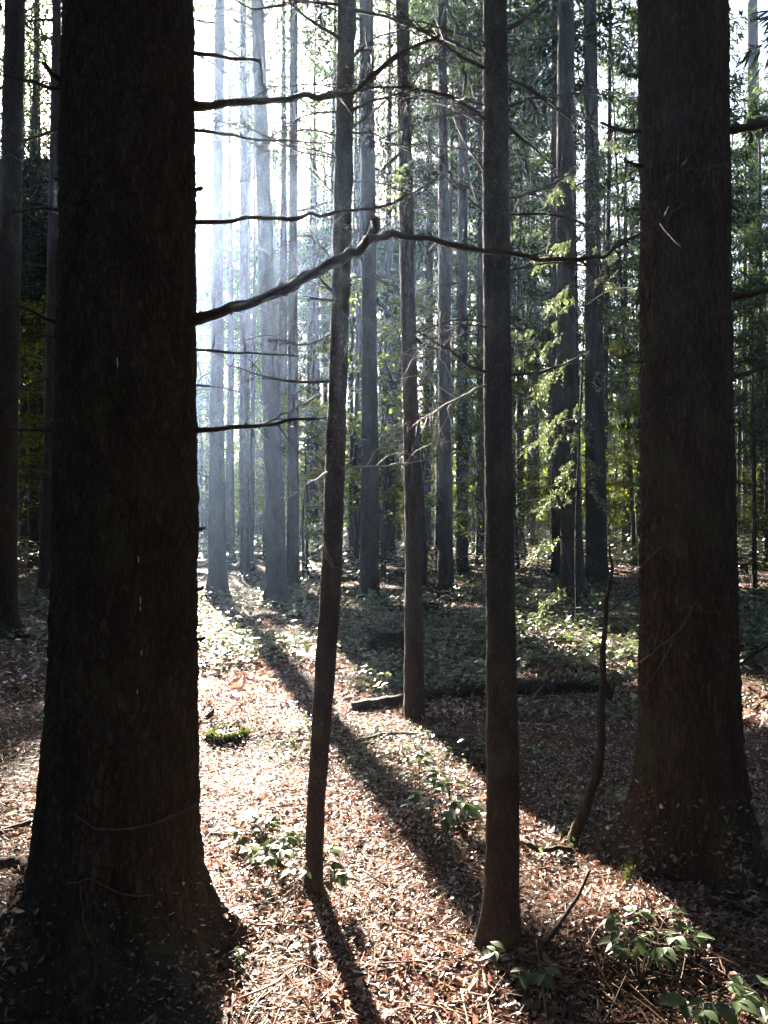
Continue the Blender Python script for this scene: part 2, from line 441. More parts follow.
def leafy(height, spread, nlimb, leaf, per_tip, seed, base_frac=0.25, r0=0.09):
    """broadleaf tree: returns trunk (V,F), wood quads, leaf quads"""
    t = np.linspace(0, 1, 9)
    wob = np.cumsum(rng.normal(size=(9, 2)) * 0.022 * height, axis=0) * t[:, None]
    P = np.column_stack([wob, -0.15 + (height * 0.92 + 0.15) * t])
    trunk = tube(P, r0 * (1.05 - t), 8, 0.1, seed)
    W, tips, tdir = MB(), [], []
    for i in range(nlimb):
        f = base_frac + (0.97 - base_frac) * (i + rng.uniform()) / nlimb
        p = np.array([np.interp(f, t, P[:, k]) for k in range(3)])
        az = i * 2.4 + rng.normal() * 0.4
        L = spread * (0.35 + 0.65 * math.sin(PI * min(1, (f - base_frac) / (1 - base_frac) * 0.75 + 0.25))) * rng.uniform(0.6, 1.1)
        el = rng.uniform(0.15, 0.6)
        tt = np.linspace(0, 1, 6)
        d = np.array([math.cos(az) * math.cos(el), math.sin(az) * math.cos(el), math.sin(el)])
        Q = p + d * L * tt[:, None] + np.array([0, 0, -0.16 * L]) * (tt ** 2)[:, None] + np.cumsum(rng.normal(size=(6, 3)) * 0.035 * L, 0) * tt[:, None]
        W.add(tube(Q, r0 * 0.32 * (1.1 - f) * (1.08 - tt) + 0.003, 4))
        for k in range(7):
            u = rng.uniform(0.3, 1)
            q = np.array([np.interp(u, tt, Q[:, c]) for c in range(3)])
            a2 = az + rng.choice([-1, 1]) * rng.uniform(0.4, 1.2)
            l2 = L * rng.uniform(0.2, 0.5)
            d2 = np.array([math.cos(a2), math.sin(a2), rng.uniform(-0.15, 0.3)])
            R = q + d2 * l2 * np.linspace(0, 1, 4)[:, None]
            W.add(tube(R, np.linspace(0.006, 0.002, 4), 3))
            for v in np.linspace(0.3, 1, 4):
                tips.append(q + d2 * l2 * v); tdir.append(d2)
        tips.append(Q[-1]); tdir.append(d)
    tips, tdir = np.array(tips), np.array(tdir)
    n = len(tips) * per_tip
    idx = np.repeat(np.arange(len(tips)), per_tip)
    base = tips[idx] + rng.normal(size=(n, 3)) * np.array([0.17, 0.17, 0.07]) * spread / 2.2
    d = tdir[idx] + rng.normal(size=(n, 3)) * 0.7
    d[:, 2] -= 0.25
    Q = strips(base, d, leaf * rng.uniform(0.7, 1.3, n), leaf * 0.62 * rng.uniform(0.7, 1.2, n), np.tile([[0, 0, 1.0]], (n, 1)))
    return trunk, W.quads(), Q


def crown_mesh(name, needles, wood, mats):
    Q = np.concatenate([needles, wood])
    return soup(name, Q, mats, np.concatenate([np.zeros(len(needles)), np.ones(len(wood))]))


def place_quads(Q, loc, rz, sc):
    c, s = math.cos(rz), math.sin(rz)
    R = np.array([[c, -s, 0], [s, c, 0], [0, 0, 1]])
    return (Q * sc) @ R.T + np.asarray(loc)


def crown_object(parent, var, loc, rz, sc):
    """the crown of one tree: shares the variant's mesh unless it stands in the sun's gap, where twigs are cut away to let light in"""
    nq, wq, me, mats = var
    W = place_quads(nq, loc, rz, sc)
    p = open_sky(W.mean(1))
    if (p > 0).mean() > 0.004:
        keep = rng.uniform(size=len(nq)) > p
        ww = place_quads(wq, loc, rz, sc); pw = open_sky(ww.mean(1))
        keepw = rng.uniform(size=len(wq)) > pw
        if keep.sum() + keepw.sum() < 10: return None
        me = crown_mesh('crown', nq[keep], wq[keepw], mats)
    o = link('crown', me, parent)
    o.rotation_euler = (0, 0, rz); o.scale = (sc, sc, sc)
    return o


# ------------------------------------------------------------------ world, sun, camera
w = bpy.data.worlds.new('World'); SC.world = w; w.use_nodes = True
nt = w.node_tree
bg = nt.nodes['Background']
sky = nt.nodes.new('ShaderNodeTexSky'); sky.sky_type = 'NISHITA'; sky.sun_disc = False
sky.sun_elevation = math.asin(SUNV[2]); sky.sun_rotation = math.atan2(SUNV[0], SUNV[1])
sky.air_density = 0.6; sky.dust_density = 1.6; sky.ozone_density = 0.3
nt.links.new(sky.outputs[0], bg.inputs[0]); bg.inputs[1].default_value = 0.05

sl = bpy.data.lights.new('sun', 'SUN'); sl.energy = 5.0; sl.angle = math.radians(0.55); sl.color = (1.0, 0.90, 0.74)
so = bpy.data.objects.new('sun', sl); COL.objects.link(so)
from mathutils import Vector
so.rotation_euler = Vector(SUNV).to_track_quat('Z', 'Y').to_euler(); so.location = (-10, 30, 30)

cam = bpy.data.cameras.new('camera'); co = bpy.data.objects.new('camera', cam); COL.objects.link(co)
cam.sensor_fit = 'VERTICAL'; cam.sensor_height = 36; cam.sensor_width = 27; cam.lens = F * 36 / 1024
cam.clip_end = 1000; cam.clip_start = 0.05
co.location = (0, 0, CAMZ); co.rotation_euler = (PI / 2 + PITCH, 0, 0)
SC.camera = co
vs = SC.view_settings
vs.view_transform = 'Standard'; vs.look = 'None'; vs.exposure = 4.25; vs.gamma = 1
SC.cycles.max_bounces = 4; SC.cycles.diffuse_bounces = 2; SC.cycles.glossy_bounces = 2
SC.cycles.transmission_bounces = 3; SC.cycles.volume_bounces = 0; SC.cycles.transparent_max_bounces = 8
SC.cycles.sample_clamp_indirect = 4
SC.cycles.use_denoising = True; SC.cycles.use_adaptive_sampling = True; SC.cycles.adaptive_threshold = 0.012; SC.cycles.adaptive_min_samples = 72

# ------------------------------------------------------------------ ground
def axis(lo, hi, fine, n):
    t = np.linspace(-1, 1, n)
    k = 4.2
    s = np.sinh(k * t) / math.sinh(k)
    return np.where(s < 0, -s * lo, s * hi)
gx = axis(-110, 110, 0, 331); gy = axis(-60, 125, 0, 361) + 3.0
GX, GY = np.meshgrid(gx, gy)
GV = np.stack([GX, GY, ground(GX, GY)], -1).reshape(-1, 3)
nx, ny = len(gx), len(gy)
i, j = np.meshgrid(np.arange(ny - 1), np.arange(nx - 1), indexing='ij')
a = i * nx + j
GF = np.stack([a, a + 1, a + nx + 1, a + nx], -1).reshape(-1, 4)
tag(link('forest_floor', mesh_np('forest_floor', GV, GF, [ground_mat()], smooth=True)), 'forest floor of dark soil under fallen leaves', None, None, 'structure')

# haze
m, ntv, out = new_mat('morning_haze')
pv = ntv.nodes.new('ShaderNodeVolumePrincipled')
pv.inputs['Color'].default_value = (0.45, 0.65, 1.0, 1); pv.inputs['Density'].default_value = 0.00052; pv.inputs['Anisotropy'].default_value = 0.78
ntv.links.new(pv.outputs[0], out.inputs['Volume'])
bx0, bx1 = np.array([-118, -65, -1.6]), np.array([118, 136, 30.0])
BV = np.array([[x, y, z] for x in (bx0[0], bx1[0]) for y in (bx0[1], bx1[1]) for z in (bx0[2], bx1[2])])
BF = np.array([[0, 1, 3, 2], [4, 6, 7, 5], [0, 4, 5, 1], [2, 3, 7, 6], [0, 2, 6, 4], [1, 5, 7, 3]])
tag(link('haze', mesh_np('haze', BV, BF, [m])), 'thin blue morning haze between the trees', None, None, 'stuff')

# ------------------------------------------------------------------ crown variants
VAR_SPRUCE = []
for k in range(4):
    nq, wq = spruce_crown(0.34 * 23, 23, 2.7, 32, 6, 56, 0.27, 0.052, 0.38)
    VAR_SPRUCE.append((nq, wq, crown_mesh('crown', nq, wq, [M_NEEDLE, M_TWIG]), [M_NEEDLE, M_TWIG]))
VAR_HIGH = []
for k in range(2):
    nq, wq = spruce_crown(13.0, 25, 3.0, 26, 6, 54, 0.28, 0.055, 0.36)
    VAR_HIGH.append((nq, wq, crown_mesh('crown', nq, wq, [M_NEEDLE, M_TWIG]), [M_NEEDLE, M_TWIG]))
VAR_THIN = []
for k in range(2):
    nq, wq = spruce_crown(15, 23.5, 1.3, 16, 5, 40, 0.26, 0.05, 0.36)
    VAR_THIN.append((nq, wq, crown_mesh('crown', nq, wq, [M_NEEDLE, M_TWIG]), [M_NEEDLE, M_TWIG]))
VAR_YOUNG = []
for k in range(3):
    nq, wq = spruce_crown(0.8, 9.5, 1.9, 24, 6, 60, 0.17, 0.036, 0.3)
    VAR_YOUNG.append((nq, wq, crown_mesh('crown', nq, wq, [M_NEEDLE, M_TWIG]), [M_NEEDLE, M_TWIG]))
VAR_LEAFY = []
for k in range(4):
    tr, wq, lq = leafy(10.0, 2.6, 26, 0.12, 13, k, 0.2)
    VAR_LEAFY.append((lq, wq, crown_mesh('crown', lq, wq, [M_BEECH, M_TWIG]), [M_BEECH, M_TWIG], mesh_np('trunk', tr[0], tr[1], [M_FARBARK], smooth=True)))


# ------------------------------------------------------------------ named trunks measured in the photograph
def branch_mesh(pts, r0, r1, origin, mat, seed=0, sides=6, knots=True, forks=0.0):
    P = np.asarray(pts, float)
    n = max(8, len(P) * 7)
    S = smooth_path(P, n)
    L = np.linalg.norm(P[-1] - P[0])
    i = np.arange(n)
    S = S + np.stack([vn(i * 0.33, 0, 1, seed + q) for q in range(3)], 1) * min(0.010, 0.008 * L) * np.minimum(1, i / 6)[:, None]
    t = np.linspace(0, 1, n)
    R = r0 * (1 - t) ** 0.8 + r1 * t
    if knots: R = R * (1 + 0.30 * np.clip(vn(i * 0.8, 3, 0, seed + 9), 0, 1))
    R = R * (1 + 0.55 * np.exp(-t * L / 0.035)) if forks else R
    mb = MB(); mb.add(tube(S, R, sides, 0.16, seed))
    rf = np.random.default_rng(seed + 777)
    def fork(p, d, l, r, lev):
        q = d + rf.normal(size=3) * 0.25; q /= np.linalg.norm(q)
        T = smooth_path(np.array([p, p + d * l * 0.4, p + (d * 0.4 + q * 0.6) * l * 0.8 + np.array([0, 0, -0.03 * l]), p + (d * 0.4 + q * 0.6) * l + np.array([0, 0, -0.10 * l])]), 9)
        T[1:-1] += rf.normal(size=(7, 3)) * 0.012 * l
        mb.add(tube(T, np.linspace(r, max(0.0006, r * 0.3), 9), 4))
        if lev:
            for _ in range(int(rf.integers(1, 4))):
                i_ = int(rf.integers(3, 8)); e = T[i_] - T[i_ - 1]; e /= np.linalg.norm(e)
                fork(T[i_], e * 0.7 + rf.normal(size=3) * 0.5, l * rf.uniform(0.25, 0.6), r * 0.55, lev - 1)
    for _ in range(int(round(forks * L))):
        i_ = int(rf.uniform(0.15, 0.97) * (n - 2)); d = S[i_ + 1] - S[i_]; d /= np.linalg.norm(d) + 1e-9
        v = d * rf.uniform(0.3, 1.0) + np.array([rf.normal() * 0.4, rf.normal() * 0.5, rf.choice([-1, 1]) * rf.uniform(0.2, 0.9)]); v /= np.linalg.norm(v)
        fork(S[i_], v, rf.uniform(0.05, 0.32), min(R[i_] * 0.6, 0.0028), 2)
    return mb.mesh('branch', [mat], True, origin), S


def make_trunk(name, label, cat, rows, Y, mat, seg, dz, height, flare, fh, rough, lobes=5, fscale=30, base_py=None, group=None, part='trunk', plates=0, pdepth=0.004, knots=()):
    """rows: (px, py, width px) from the top of the picture to the foot, at the depth Y"""
    rows = sorted(rows, key=lambda r: -r[1])
    P, R = [], []
    for px, py, wd in rows:
        p = at(px, py, Y)
        dist = math.hypot(p[0], Y)
        P.append(p); R.append(wd / 2 / F * Y)
    P, R = np.array(P), np.array(R)
    g = float(ground(P[0][0], Y))
    foot = P[0] + (P[0] - P[1]) / (P[0][2] - P[1][2]) * (g - 0.12 - P[0][2])
    if P[0][2] < g + 0.05: P[0] = foot
    else: P = np.vstack([foot, P]); R = np.concatenate([[R[0]], R])
    d = (P[-1] - P[-2]) / (P[-1][2] - P[-2][2])
    d[:2] *= 0.6; 
    top = P[-1] + d * (height - P[-1][2])
    P = np.vstack([P, P[-1] + (top - P[-1]) * 0.5, top]); R = np.concatenate([R, [R[-1] * 0.6, 0.03]])
    loc = np.array([foot[0], foot[1], g])
    root = thing(name, label, cat, loc, group)
    R = R * math.cos(math.atan2(P[0][0], Y)) * 0.975
    V, Fq = trunk_verts(P, R, seg, dz, flare, fh, lobes, rough, fscale, int(abs(P[0][0]) * 97) % 50, plates, pdepth, knots)
    link(part, mesh_np(part, V - loc, Fq, [mat], smooth=True), root)
    root['_r'] = 1; del root['_r']
    return root, loc, P, R


def br(root, loc, pix, w0, w1, mat=None, name='branch', parent=None, seed=None, forks=9.0):
    """a dead branch from (px, py, depth) points; w0, w1 its width in pixels"""
    pts = [at(*p) for p in pix]
    Y0, Y1 = pix[0][2], pix[-1][2]
    sd = seed if seed is not None else int(abs(pix[0][0] * 3 + pix[0][1] * 7)) % 997
    me, S = branch_mesh(pts, w0 / 2 / F * Y0, w1 / 2 / F * Y1, loc, mat or M_TWIG, sd, forks=0.0 if name == 'creeper_stem' else forks)
    return link(name, me, parent if parent is not None else root)


def D(pts, Y0, Y1):
    n = len(pts)
    return [(p[0], p[1], Y0 + (Y1 - Y0) * i / (n - 1)) for i, p in enumerate(pts)]


def side_twigs(S_pts, n, mat, root, loc, Ymean, parent, seed, lmax=0.22):
    r = np.random.default_rng(seed)
    pts = [at(*p) for p in S_pts]
    S = smooth_path(np.array(pts), 40)
    for k in range(n):
        i = int(r.uniform(6, 36)); p = S[i]
        d = S[i + 2] - S[i - 2]; d /= np.linalg.norm(d)
        q = d * r.uniform(0.3, 0.9) + np.array([0, r.normal() * 0.6, r.choice([-1, 1]) * r.uniform(0.4, 1.0)])
        q /= np.linalg.norm(q); l = lmax * r.uniform(0.35, 1)
        b = p + q * l * 0.5 + r.normal(size=3) * 0.03 * l
        me, _ = branch_mesh([p, b, p + q * l + np.array([0, 0, -0.12 * l])], 0.0024, 0.0009, loc, mat, seed + k, 5)
        link('twig', me, parent)


SPECIAL_POS = []
HIGHS = []

def high_crown(root, loc, k, rz, sc=1.0):
    crown_object(root, VAR_HIGH[k % 2], loc, rz, sc)


# A: the great trunk that hides the sun
YA = 2.86
rA, lA, PA, RA = make_trunk('spruce_tree', 'massive near black spruce trunk with flared roots hiding the sun', 'tree',
    [(129, 0, 134), (128, 250, 138), (128, 500, 143), (124, 700, 152), (120, 800, 160), (117, 870, 166), (113, 960, 172)], YA, M_SPRUCE, 380, 0.010, 25, 0.64, 0.19, 0.006, 5, plates=0.036, pdepth=0.0052,
    knots=[(1.95, -1.62, .035), (2.25, -1.2, .022), (1.2, -1.9, .03), (2.7, -1.75, .03), (0.8, -1.3, .03), (3.1, -1.35, .03), (1.6, -1.1, .02)])
high_crown(rA, lA, 0, 0.3)
YB = 2.88
b = br(rA, lA, D([(180, 106), (240, 104), (290, 98), (330, 95), (352, 91), (372, 77), (398, 56), (440, 36)], YB, 2.6), 7, 2.5)
side_twigs(D([(180, 106), (240, 104), (290, 98), (330, 95), (352, 91), (372, 77), (398, 56), (440, 36)], YB, 2.6), 5, M_TWIG, rA, lA, YB, b, 1)
b = br(rA, lA, D([(182, 51), (230, 58), (258, 61), (262, 80), (268, 97)], YB, 2.95), 3.6, 1.2)
br(rA, lA, D([(182, 128), (220, 134), (262, 139), (340, 143)], YB, 3.1), 3.6, 1.0)
b = br(rA, lA, D([(180, 223), (240, 220), (300, 216), (335, 213), (384, 204), (420, 190), (441, 171)], YB, 3.2), 4.5, 1.4)
side_twigs(D([(180, 223), (240, 220), (300, 216), (335, 213), (384, 204), (420, 190), (441, 171)], YB, 3.2), 6, M_TWIG, rA, lA, YB, b, 2)
bigpts = D([(176, 325), (225, 311), (270, 295), (300, 281), (335, 262), (358, 250), (371, 238), (377, 216)], YB, 2.5)
bA = br(rA, lA, bigpts, 9.5, 8.0)
tpts = D([(369, 239), (400, 236), (450, 243), (500, 252), (545, 259), (590, 260), (620, 245), (650, 226), (692, 203)], 2.52, 2.25)
bt = br(rA, lA, tpts, 6.0, 1.2, parent=bA, name='twig', forks=3.0)
side_twigs(bigpts, 7, M_TWIG, rA, lA, YB, bA, 3, 0.20)
side_twigs(tpts[3:], 5, M_TWIG, rA, lA, YB, bA, 4, 0.16)
br(rA, lA, D([(182, 349), (240, 353), (298, 356)], YB, 2.7), 3.0, 1.6)
br(rA, lA, D([(182, 383), (215, 387), (242, 392)], YB, 2.9), 2.0, 0.8)
b = br(rA, lA, D([(182, 431), (230, 428), (270, 424), (300, 419), (328, 417)], YB, 2.65), 5.0, 1.4)
br(rA, lA, D([(262, 425), (290, 411), (312, 399), (328, 388)], 2.75, 2.9), 2.2, 1.0, parent=b, name='twig')
br(rA, lA, D([(70, 86), (55, 76), (43, 63)], YB, 2.7), 5, 3.5)
br(rA, lA, D([(72, 92), (50, 88), (25, 80), (-6, 74)], YB, 2.6), 4, 1.4)
br(rA, lA, D([(72, 122), (45, 134), (25, 139), (-8, 143)], YB, 2.7), 3, 1.2)
br(rA, lA, D([(72, 211), (40, 209), (-8, 217)], YB, 2.8), 4, 1.6)
br(rA, lA, D([(72, 327), (45, 318), (25, 308), (-8, 297)], YB, 2.5), 5, 2)
br(rA, lA, D([(72, 338), (40, 336), (10, 344), (-10, 345)], YB, 2.7), 3, 1.2)
br(rA, lA, D([(72, 431), (30, 430), (-8, 428)], YB, 2.9), 3.6, 2)
# a dry stem wound over the trunk's face
def on_bark(root, loc, pts, off=0.004):
    """points on a trunk's near face under the given pixels (ray cast on the trunk's own mesh)"""
    from mathutils.bvhtree import BVHTree
    me = [c for c in root.children if c.name.startswith('trunk')][0].data
    bv = BVHTree.FromPolygons([v.co for v in me.vertices], [p.vertices for p in me.polygons])
    o = Vector((0, 0, CAMZ)) - Vector(loc); out_ = []; last = None
    for px, py in pts:
        d = Vector(ray(px, py)).normalized(); hit = bv.ray_cast(o, d)[0]
        if hit is None: t_ = last if last else 2.8
        else: t_ = (hit - o).length - off; last = t_
        q = Vector((0, 0, CAMZ)) + d * t_
        out_.append(np.array(q))
    return out_


def br_on(root, loc, pts, w0, w1, mat, name, parent=None, forks=0.0, lift=None):
    P = on_bark(root, loc, pts)
    if lift:
        for i_, l_ in enumerate(lift): P[i_] = P[i_] + (np.array([0, 0, CAMZ]) - P[i_]) / np.linalg.norm(np.array([0, 0, CAMZ]) - P[i_]) * l_
    me, S = branch_mesh(P, w0 / 2 / F * P[0][1], w1 / 2 / F * P[-1][1], loc, mat, int(pts[0][0] + 7 * pts[0][1]) % 991, forks=forks)
    return link(name, me, parent if parent is not None else root)

br_on(rA, lA, [(74, 814), (84, 822), (95, 828), (110, 830), (126, 829), (145, 826), (160, 821), (174, 815), (186, 809), (196, 803)], 2.4, 1.8, M_CREEP, 'creeper_stem')
br_on(rA, lA, [(66, 884), (78, 882), (90, 879), (105, 886), (120, 893), (136, 896), (152, 895)], 2.0, 1.2, M_CREEP, 'creeper_stem')
br_on(rA, lA, [(80, 884), (82, 905), (86, 930), (98, 950), (118, 956)], 1.6, 1.0, M_CREEP, 'creeper_stem')

M_RESIN, nt_, out_ = new_mat('resin')
bs_ = nt_.nodes.new('ShaderNodeBsdfPrincipled'); bs_.inputs['Base Color'].default_value = (0.55, 0.52, 0.46, 1); bs_.inputs['Roughness'].default_value = 0.4
nt_.links.new(bs_.outputs[0], out_.inputs['Surface'])
for px, py, h_ in ((138, 556, 7), (140, 596, 9), (140, 606, 5), (141, 650, 6), (117, 357, 12), (137, 690, 4)):
    a0, a1 = at(px, py, YA - 0.272), at(px + 0.6, py + h_, YA - 0.272)
    V_, F_ = tube(smooth_path(np.array([a0, (a0 + a1) / 2 + [0.001, -0.001, 0], a1]), 8), 0.0022 * np.sin(np.linspace(0.3, 2.9, 8)), 6)
    link('resin_drop', mesh_np('resin_drop', V_ - lA, F_, [M_RESIN], smooth=True), rA)
for px, py, side in ((197, 190, 1), (198, 530, 1), (199, 640, 1), (197, 590, 1), (60, 180, -1), (58, 520, -1), (55, 600, -1)):
    br(rA, lA, D([(px - side * 12, py), (px + side * 3, py - 1), (px + side * 6, py - 3)], YA, YA - 0.02), 4.5, 2.5, name='branch_stub', forks=0)

# N: the thick trunk with twigs across its face
YN = 3.50
rN, lN, PN, RN = make_trunk('spruce_tree', 'thick reddish brown spruce trunk with pale dead twigs across its face', 'tree',
    [(683, 0, 93), (685, 250, 95), (686, 400, 98), (688, 600, 103), (689, 740, 107), (691, 830, 116), (693, 890, 124)], YN, M_RED, 380, 0.010, 26, 0.42, 0.22, 0.006, 6, plates=0.026, pdepth=0.0062,
    knots=[(3.0, -1.75, .03), (2.5, -1.65, .03), (2.2, -1.9, .028), (1.9, -1.6, .025), (3.4, -1.6, .03), (1.55, -1.85, .024)])
high_crown(rN, lN, 1, 1.3)
br(rN, lN, D([(722, 130), (748, 127), (790, 118)], YN, 3.3), 9, 5)
b = br(rN, lN, D([(722, 298), (745, 296), (790, 283)], YN, 3.4), 6.5, 4)
br(rN, lN, D([(722, 378), (745, 374), (790, 358)], YN, 3.4), 5, 3)
br(rN, lN, D([(644, 132), (620, 130), (602, 123)], YN, 3.3), 3.5, 2.5)
br(rN, lN, D([(644, 166), (632, 164), (625, 160)], YN, 3.3), 3.5, 2.5)
br(rN, lN, D([(644, 74), (632, 76), (622, 72)], YN, 3.3), 4, 2.5)
br(rN, lN, D([(650, 360), (630, 362), (610, 352)], YN, 3.3), 3.0, 1.5)
b = br_on(rN, lN, [(641, 662), (658, 648), (680, 630), (690, 612), (697, 597)], 2.0, 0.9, M_CREEP, 'branch', None, 3.0, [.005, .03, .05, .06, .07])
br_on(rN, lN, [(642, 690), (652, 678), (666, 655), (676, 634)], 1.4, 0.8, M_CREEP, 'twig', b, 0, [.01, .03, .04, .05])
br_on(rN, lN, [(641, 568), (648, 559), (662, 546)], 2.0, 1.0, M_CREEP, 'branch', None, 0, [.0, .02, .04])
br(rN, lN, D([(735, 668), (752, 655), (790, 630)], 3.5, 3.2), 3, 2, M_TWIG)

# K: the slim straight trunk between the two
YK = 3.02
rK, lK, PK, RK = make_trunk('spruce_tree', 'slim straight dark trunk with lichened foot standing at the edge of the sunlit litter', 'tree',
    [(495, 0, 24), (496, 250, 27), (499, 500, 29), (501, 650, 31), (503, 800, 34), (502, 880, 36), (501, 935, 41)], YK, M_SMOOTH, 150, 0.010, 17, 0.26, 0.12, 0.003, 3, plates=0.016, pdepth=0.0018,
    knots=[(2.4, -1.8, .014), (1.9, -1.3, .014), (2.9, -1.5, .014), (1.3, -2.0, .012)])
nq, wq = spruce_crown(9.5, 17, 1.6, 16, 5, 30, 0.3, 0.08, 0.3)
crown_object(rK, (nq, wq, crown_mesh('crown', nq, wq, [M_NEEDLE, M_TWIG]), [M_NEEDLE, M_TWIG]), lK, 0, 1)
p1 = D([(492, 72), (455, 52), (430, 36), (405, 20), (375, 8)], YK, 2.7)
b = br(rK, lK, p1, 3.6, 1.2); side_twigs(p1, 4, M_TWIG, rK, lK, YK, b, 11, 0.25)
p1 = D([(500, 74), (530, 92), (560, 112), (582, 127)], YK, 2.8)
b = br(rK, lK, p1, 3.2, 1.0); side_twigs(p1, 4, M_TWIG, rK, lK, YK, b, 12, 0.2)
p1 = D([(492, 124), (462, 104), (430, 91), (384, 87), (350, 92)], YK, 2.6)
b = br(rK, lK, p1, 3.6, 1.0); side_twigs(p1, 5, M_TWIG, rK, lK, YK, b, 13, 0.28)
p1 = D([(500, 122), (530, 145), (556, 167)], YK, 2.8)
b = br(rK, lK, p1, 3.0, 1.0)
br(rK, lK, D([(502, 32), (525, 18), (556, -6)], YK, 2.8), 4, 2)
br(rK, lK, D([(490, 373), (470, 366), (450, 350), (416, 331)], YK, 2.7), 3.4, 1.2)
p1 = D([(490, 384), (470, 392), (448, 404), (420, 420), (404, 436)], YK, 2.5)
b = br(rK, lK, p1, 2.2, 0.8, M_PALETWIG); side_twigs(p1, 3, M_PALETWIG, rK, lK, YK, b, 14, 0.12)
br(rK, lK, D([(504, 376), (540, 372), (572, 361), (590, 352)], YK, 3.3), 3, 1)
br(rK, lK, D([(504, 200), (540, 190), (575, 172)], YK, 3.3), 2.6, 1)
br(rK, lK, D([(504, 265), (520, 262), (560, 240)], YK, 3.3), 2.2, 1)
br(rK, lK, D([(490, 180), (470, 150), (455, 120), (452, 90)], YK, 2.9), 2.2, 0.8)
br(rK, lK, D([(490, 215), (465, 195), (440, 160), (415, 130)], YK, 2.9), 2.0, 0.8)

r_ = np.random.default_rng(515)
for q in range(13):
    y0 = r_.uniform(-10, 330); sd = r_.choice([-1, -1, 1]); l = r_.uniform(60, 150)
    x0 = 494 if sd < 0 else 500
    dy = r_.uniform(-60, 45)
    br(rK, lK, D([(x0, y0), (x0 + sd * l * .35, y0 + dy * .25 - 8), (x0 + sd * l * .7, y0 + dy * .6 - 6), (x0 + sd * l, y0 + dy)], YK, YK + r_.uniform(-0.5, 0.6)), r_.uniform(1.6, 2.6), 0.6, forks=7)

# G: the crooked pole tree on the sunlit litter
YG = 3.42
rG, lG, PG, RG = make_trunk('young_tree', 'crooked slender young trunk leaning out of the sunlit leaf litter', 'tree',
    [(347, 0, 19), (343, 200, 18), (339, 350, 18), (334, 500, 20), (331, 590, 22), (323, 700, 20), (317, 790, 19), (313, 850, 18), (315, 890, 19)], YG, M_SMOOTH, 110, 0.010, 15, 0.2, 0.1, 0.004, 3, plates=0.014, pdepth=0.0015,
    knots=[(1.25, -1.0, .02), (1.7, -1.9, .014), (2.3, -1.4, .014)])
nq, wq = spruce_crown(9.0, 15, 1.4, 14, 5, 30, 0.3, 0.08, 0.3)
crown_object(rG, (nq, wq, crown_mesh('crown', nq, wq, [M_NEEDLE, M_TWIG]), [M_NEEDLE, M_TWIG]), lG, 0, 1)
br(rG, lG, D([(335, 382), (300, 382), (262, 376), (224, 364)], YG, 3.1), 3.2, 1.0)
br(rG, lG, D([(340, 295), (325, 285), (316, 270), (313, 260)], YG, 3.3), 2.6, 1.0)
br(rG, lG, D([(343, 301), (325, 300), (310, 298)], YG, 3.3), 3, 2)
br(rG, lG, D([(336, 468), (380, 466), (430, 460)], YG, 3.2), 2.0, 0.8, M_PALETWIG)
br(rG, lG, D([(330, 470), (318, 478), (306, 484)], YG, 3.2), 2.0, 0.8, M_PALETWIG)
p1 = D([(342, 40), (322, 28), (300, 12), (285, -4)], YG, 3.0)
b = br(rG, lG, p1, 3.4, 1.4); side_twigs(p1, 4, M_TWIG, rG, lG, YG, b, 21, 0.3)
br(rG, lG, D([(342, 275), (320, 245), (300, 236), (262, 262)], YG, 3.3), 2, 0.8)
br(rG, lG, D([(346, 130), (375, 110), (420, 70), (460, 40)], YG, 3.6), 2.2, 0.8)
br(rG, lG, D([(350, 60), (372, 40), (400, 30)], YG, 3.6), 2.4, 1.0)

br(rG, lG, D([(347, 8), (400, 22), (470, 50), (530, 90), (578, 124)], YG, 3.0), 3.0, 1.2, forks=11)
br(rG, lG, D([(345, 5), (300, 2), (255, 8), (222, -6)], YG, 3.2), 3.0, 1.2, forks=9)
br(rG, lG, D([(347, 112), (400, 92), (440, 96), (500, 118), (552, 160)], YG, 3.3), 2.4, 0.8, forks=11)
br(rG, lG, D([(345, 160), (300, 150), (250, 130), (206, 120)], YG, 3.6), 2.0, 0.8, forks=12)
br(rG, lG, D([(344, 205), (310, 170), (270, 150), (240, 170)], YG, 3.6), 2.0, 0.7, forks=12)
br(rG, lG, D([(341, 330), (300, 345), (265, 335), (236, 345)], YG, 3.8), 2.0, 0.7, forks=10)
for q in range(7):
    y0 = r_.uniform(-10, 300); sd = r_.choice([-1, 1]); l = r_.uniform(50, 110); dy = r_.uniform(-50, 40)
    br(rG, lG, D([(344, y0), (344 + sd * l * .35, y0 + dy * .25 - 6), (344 + sd * l * .7, y0 + dy * .6 - 4), (344 + sd * l, y0 + dy)], YG, YG + r_.uniform(-0.5, 0.6)), r_.uniform(1.4, 2.2), 0.6, forks=7)

# I: the pole in front of the fallen log
YI = 6.2
rI, lI, PI_, RI = make_trunk('spruce_tree', 'straight brown pole trunk rising in front of the dark fallen log', 'tree',
    [(402, 0, 13), (406, 200, 15), (409, 350, 16), (413, 500, 17), (414, 620, 18.5), (414, 715, 20)], YI, M_RED, 64, 0.02, 18, 0.2, 0.12, 0.005, 4)
nq, wq = spruce_crown(10, 18, 1.7, 16, 5, 30, 0.3, 0.08, 0.3)
crown_object(rI, (nq, wq, crown_mesh('crown', nq, wq, [M_NEEDLE, M_TWIG]), [M_NEEDLE, M_TWIG]), lI, 0, 1)
for pts in ([(398, 56), (380, 72), (366, 84)], [(408, 200), (425, 190), (440, 172)], [(409, 330), (425, 345), (450, 352)], [(404, 150), (390, 162), (376, 176)]):
    br(rI, lI, D(pts, YI, YI - 0.2), 3, 1)
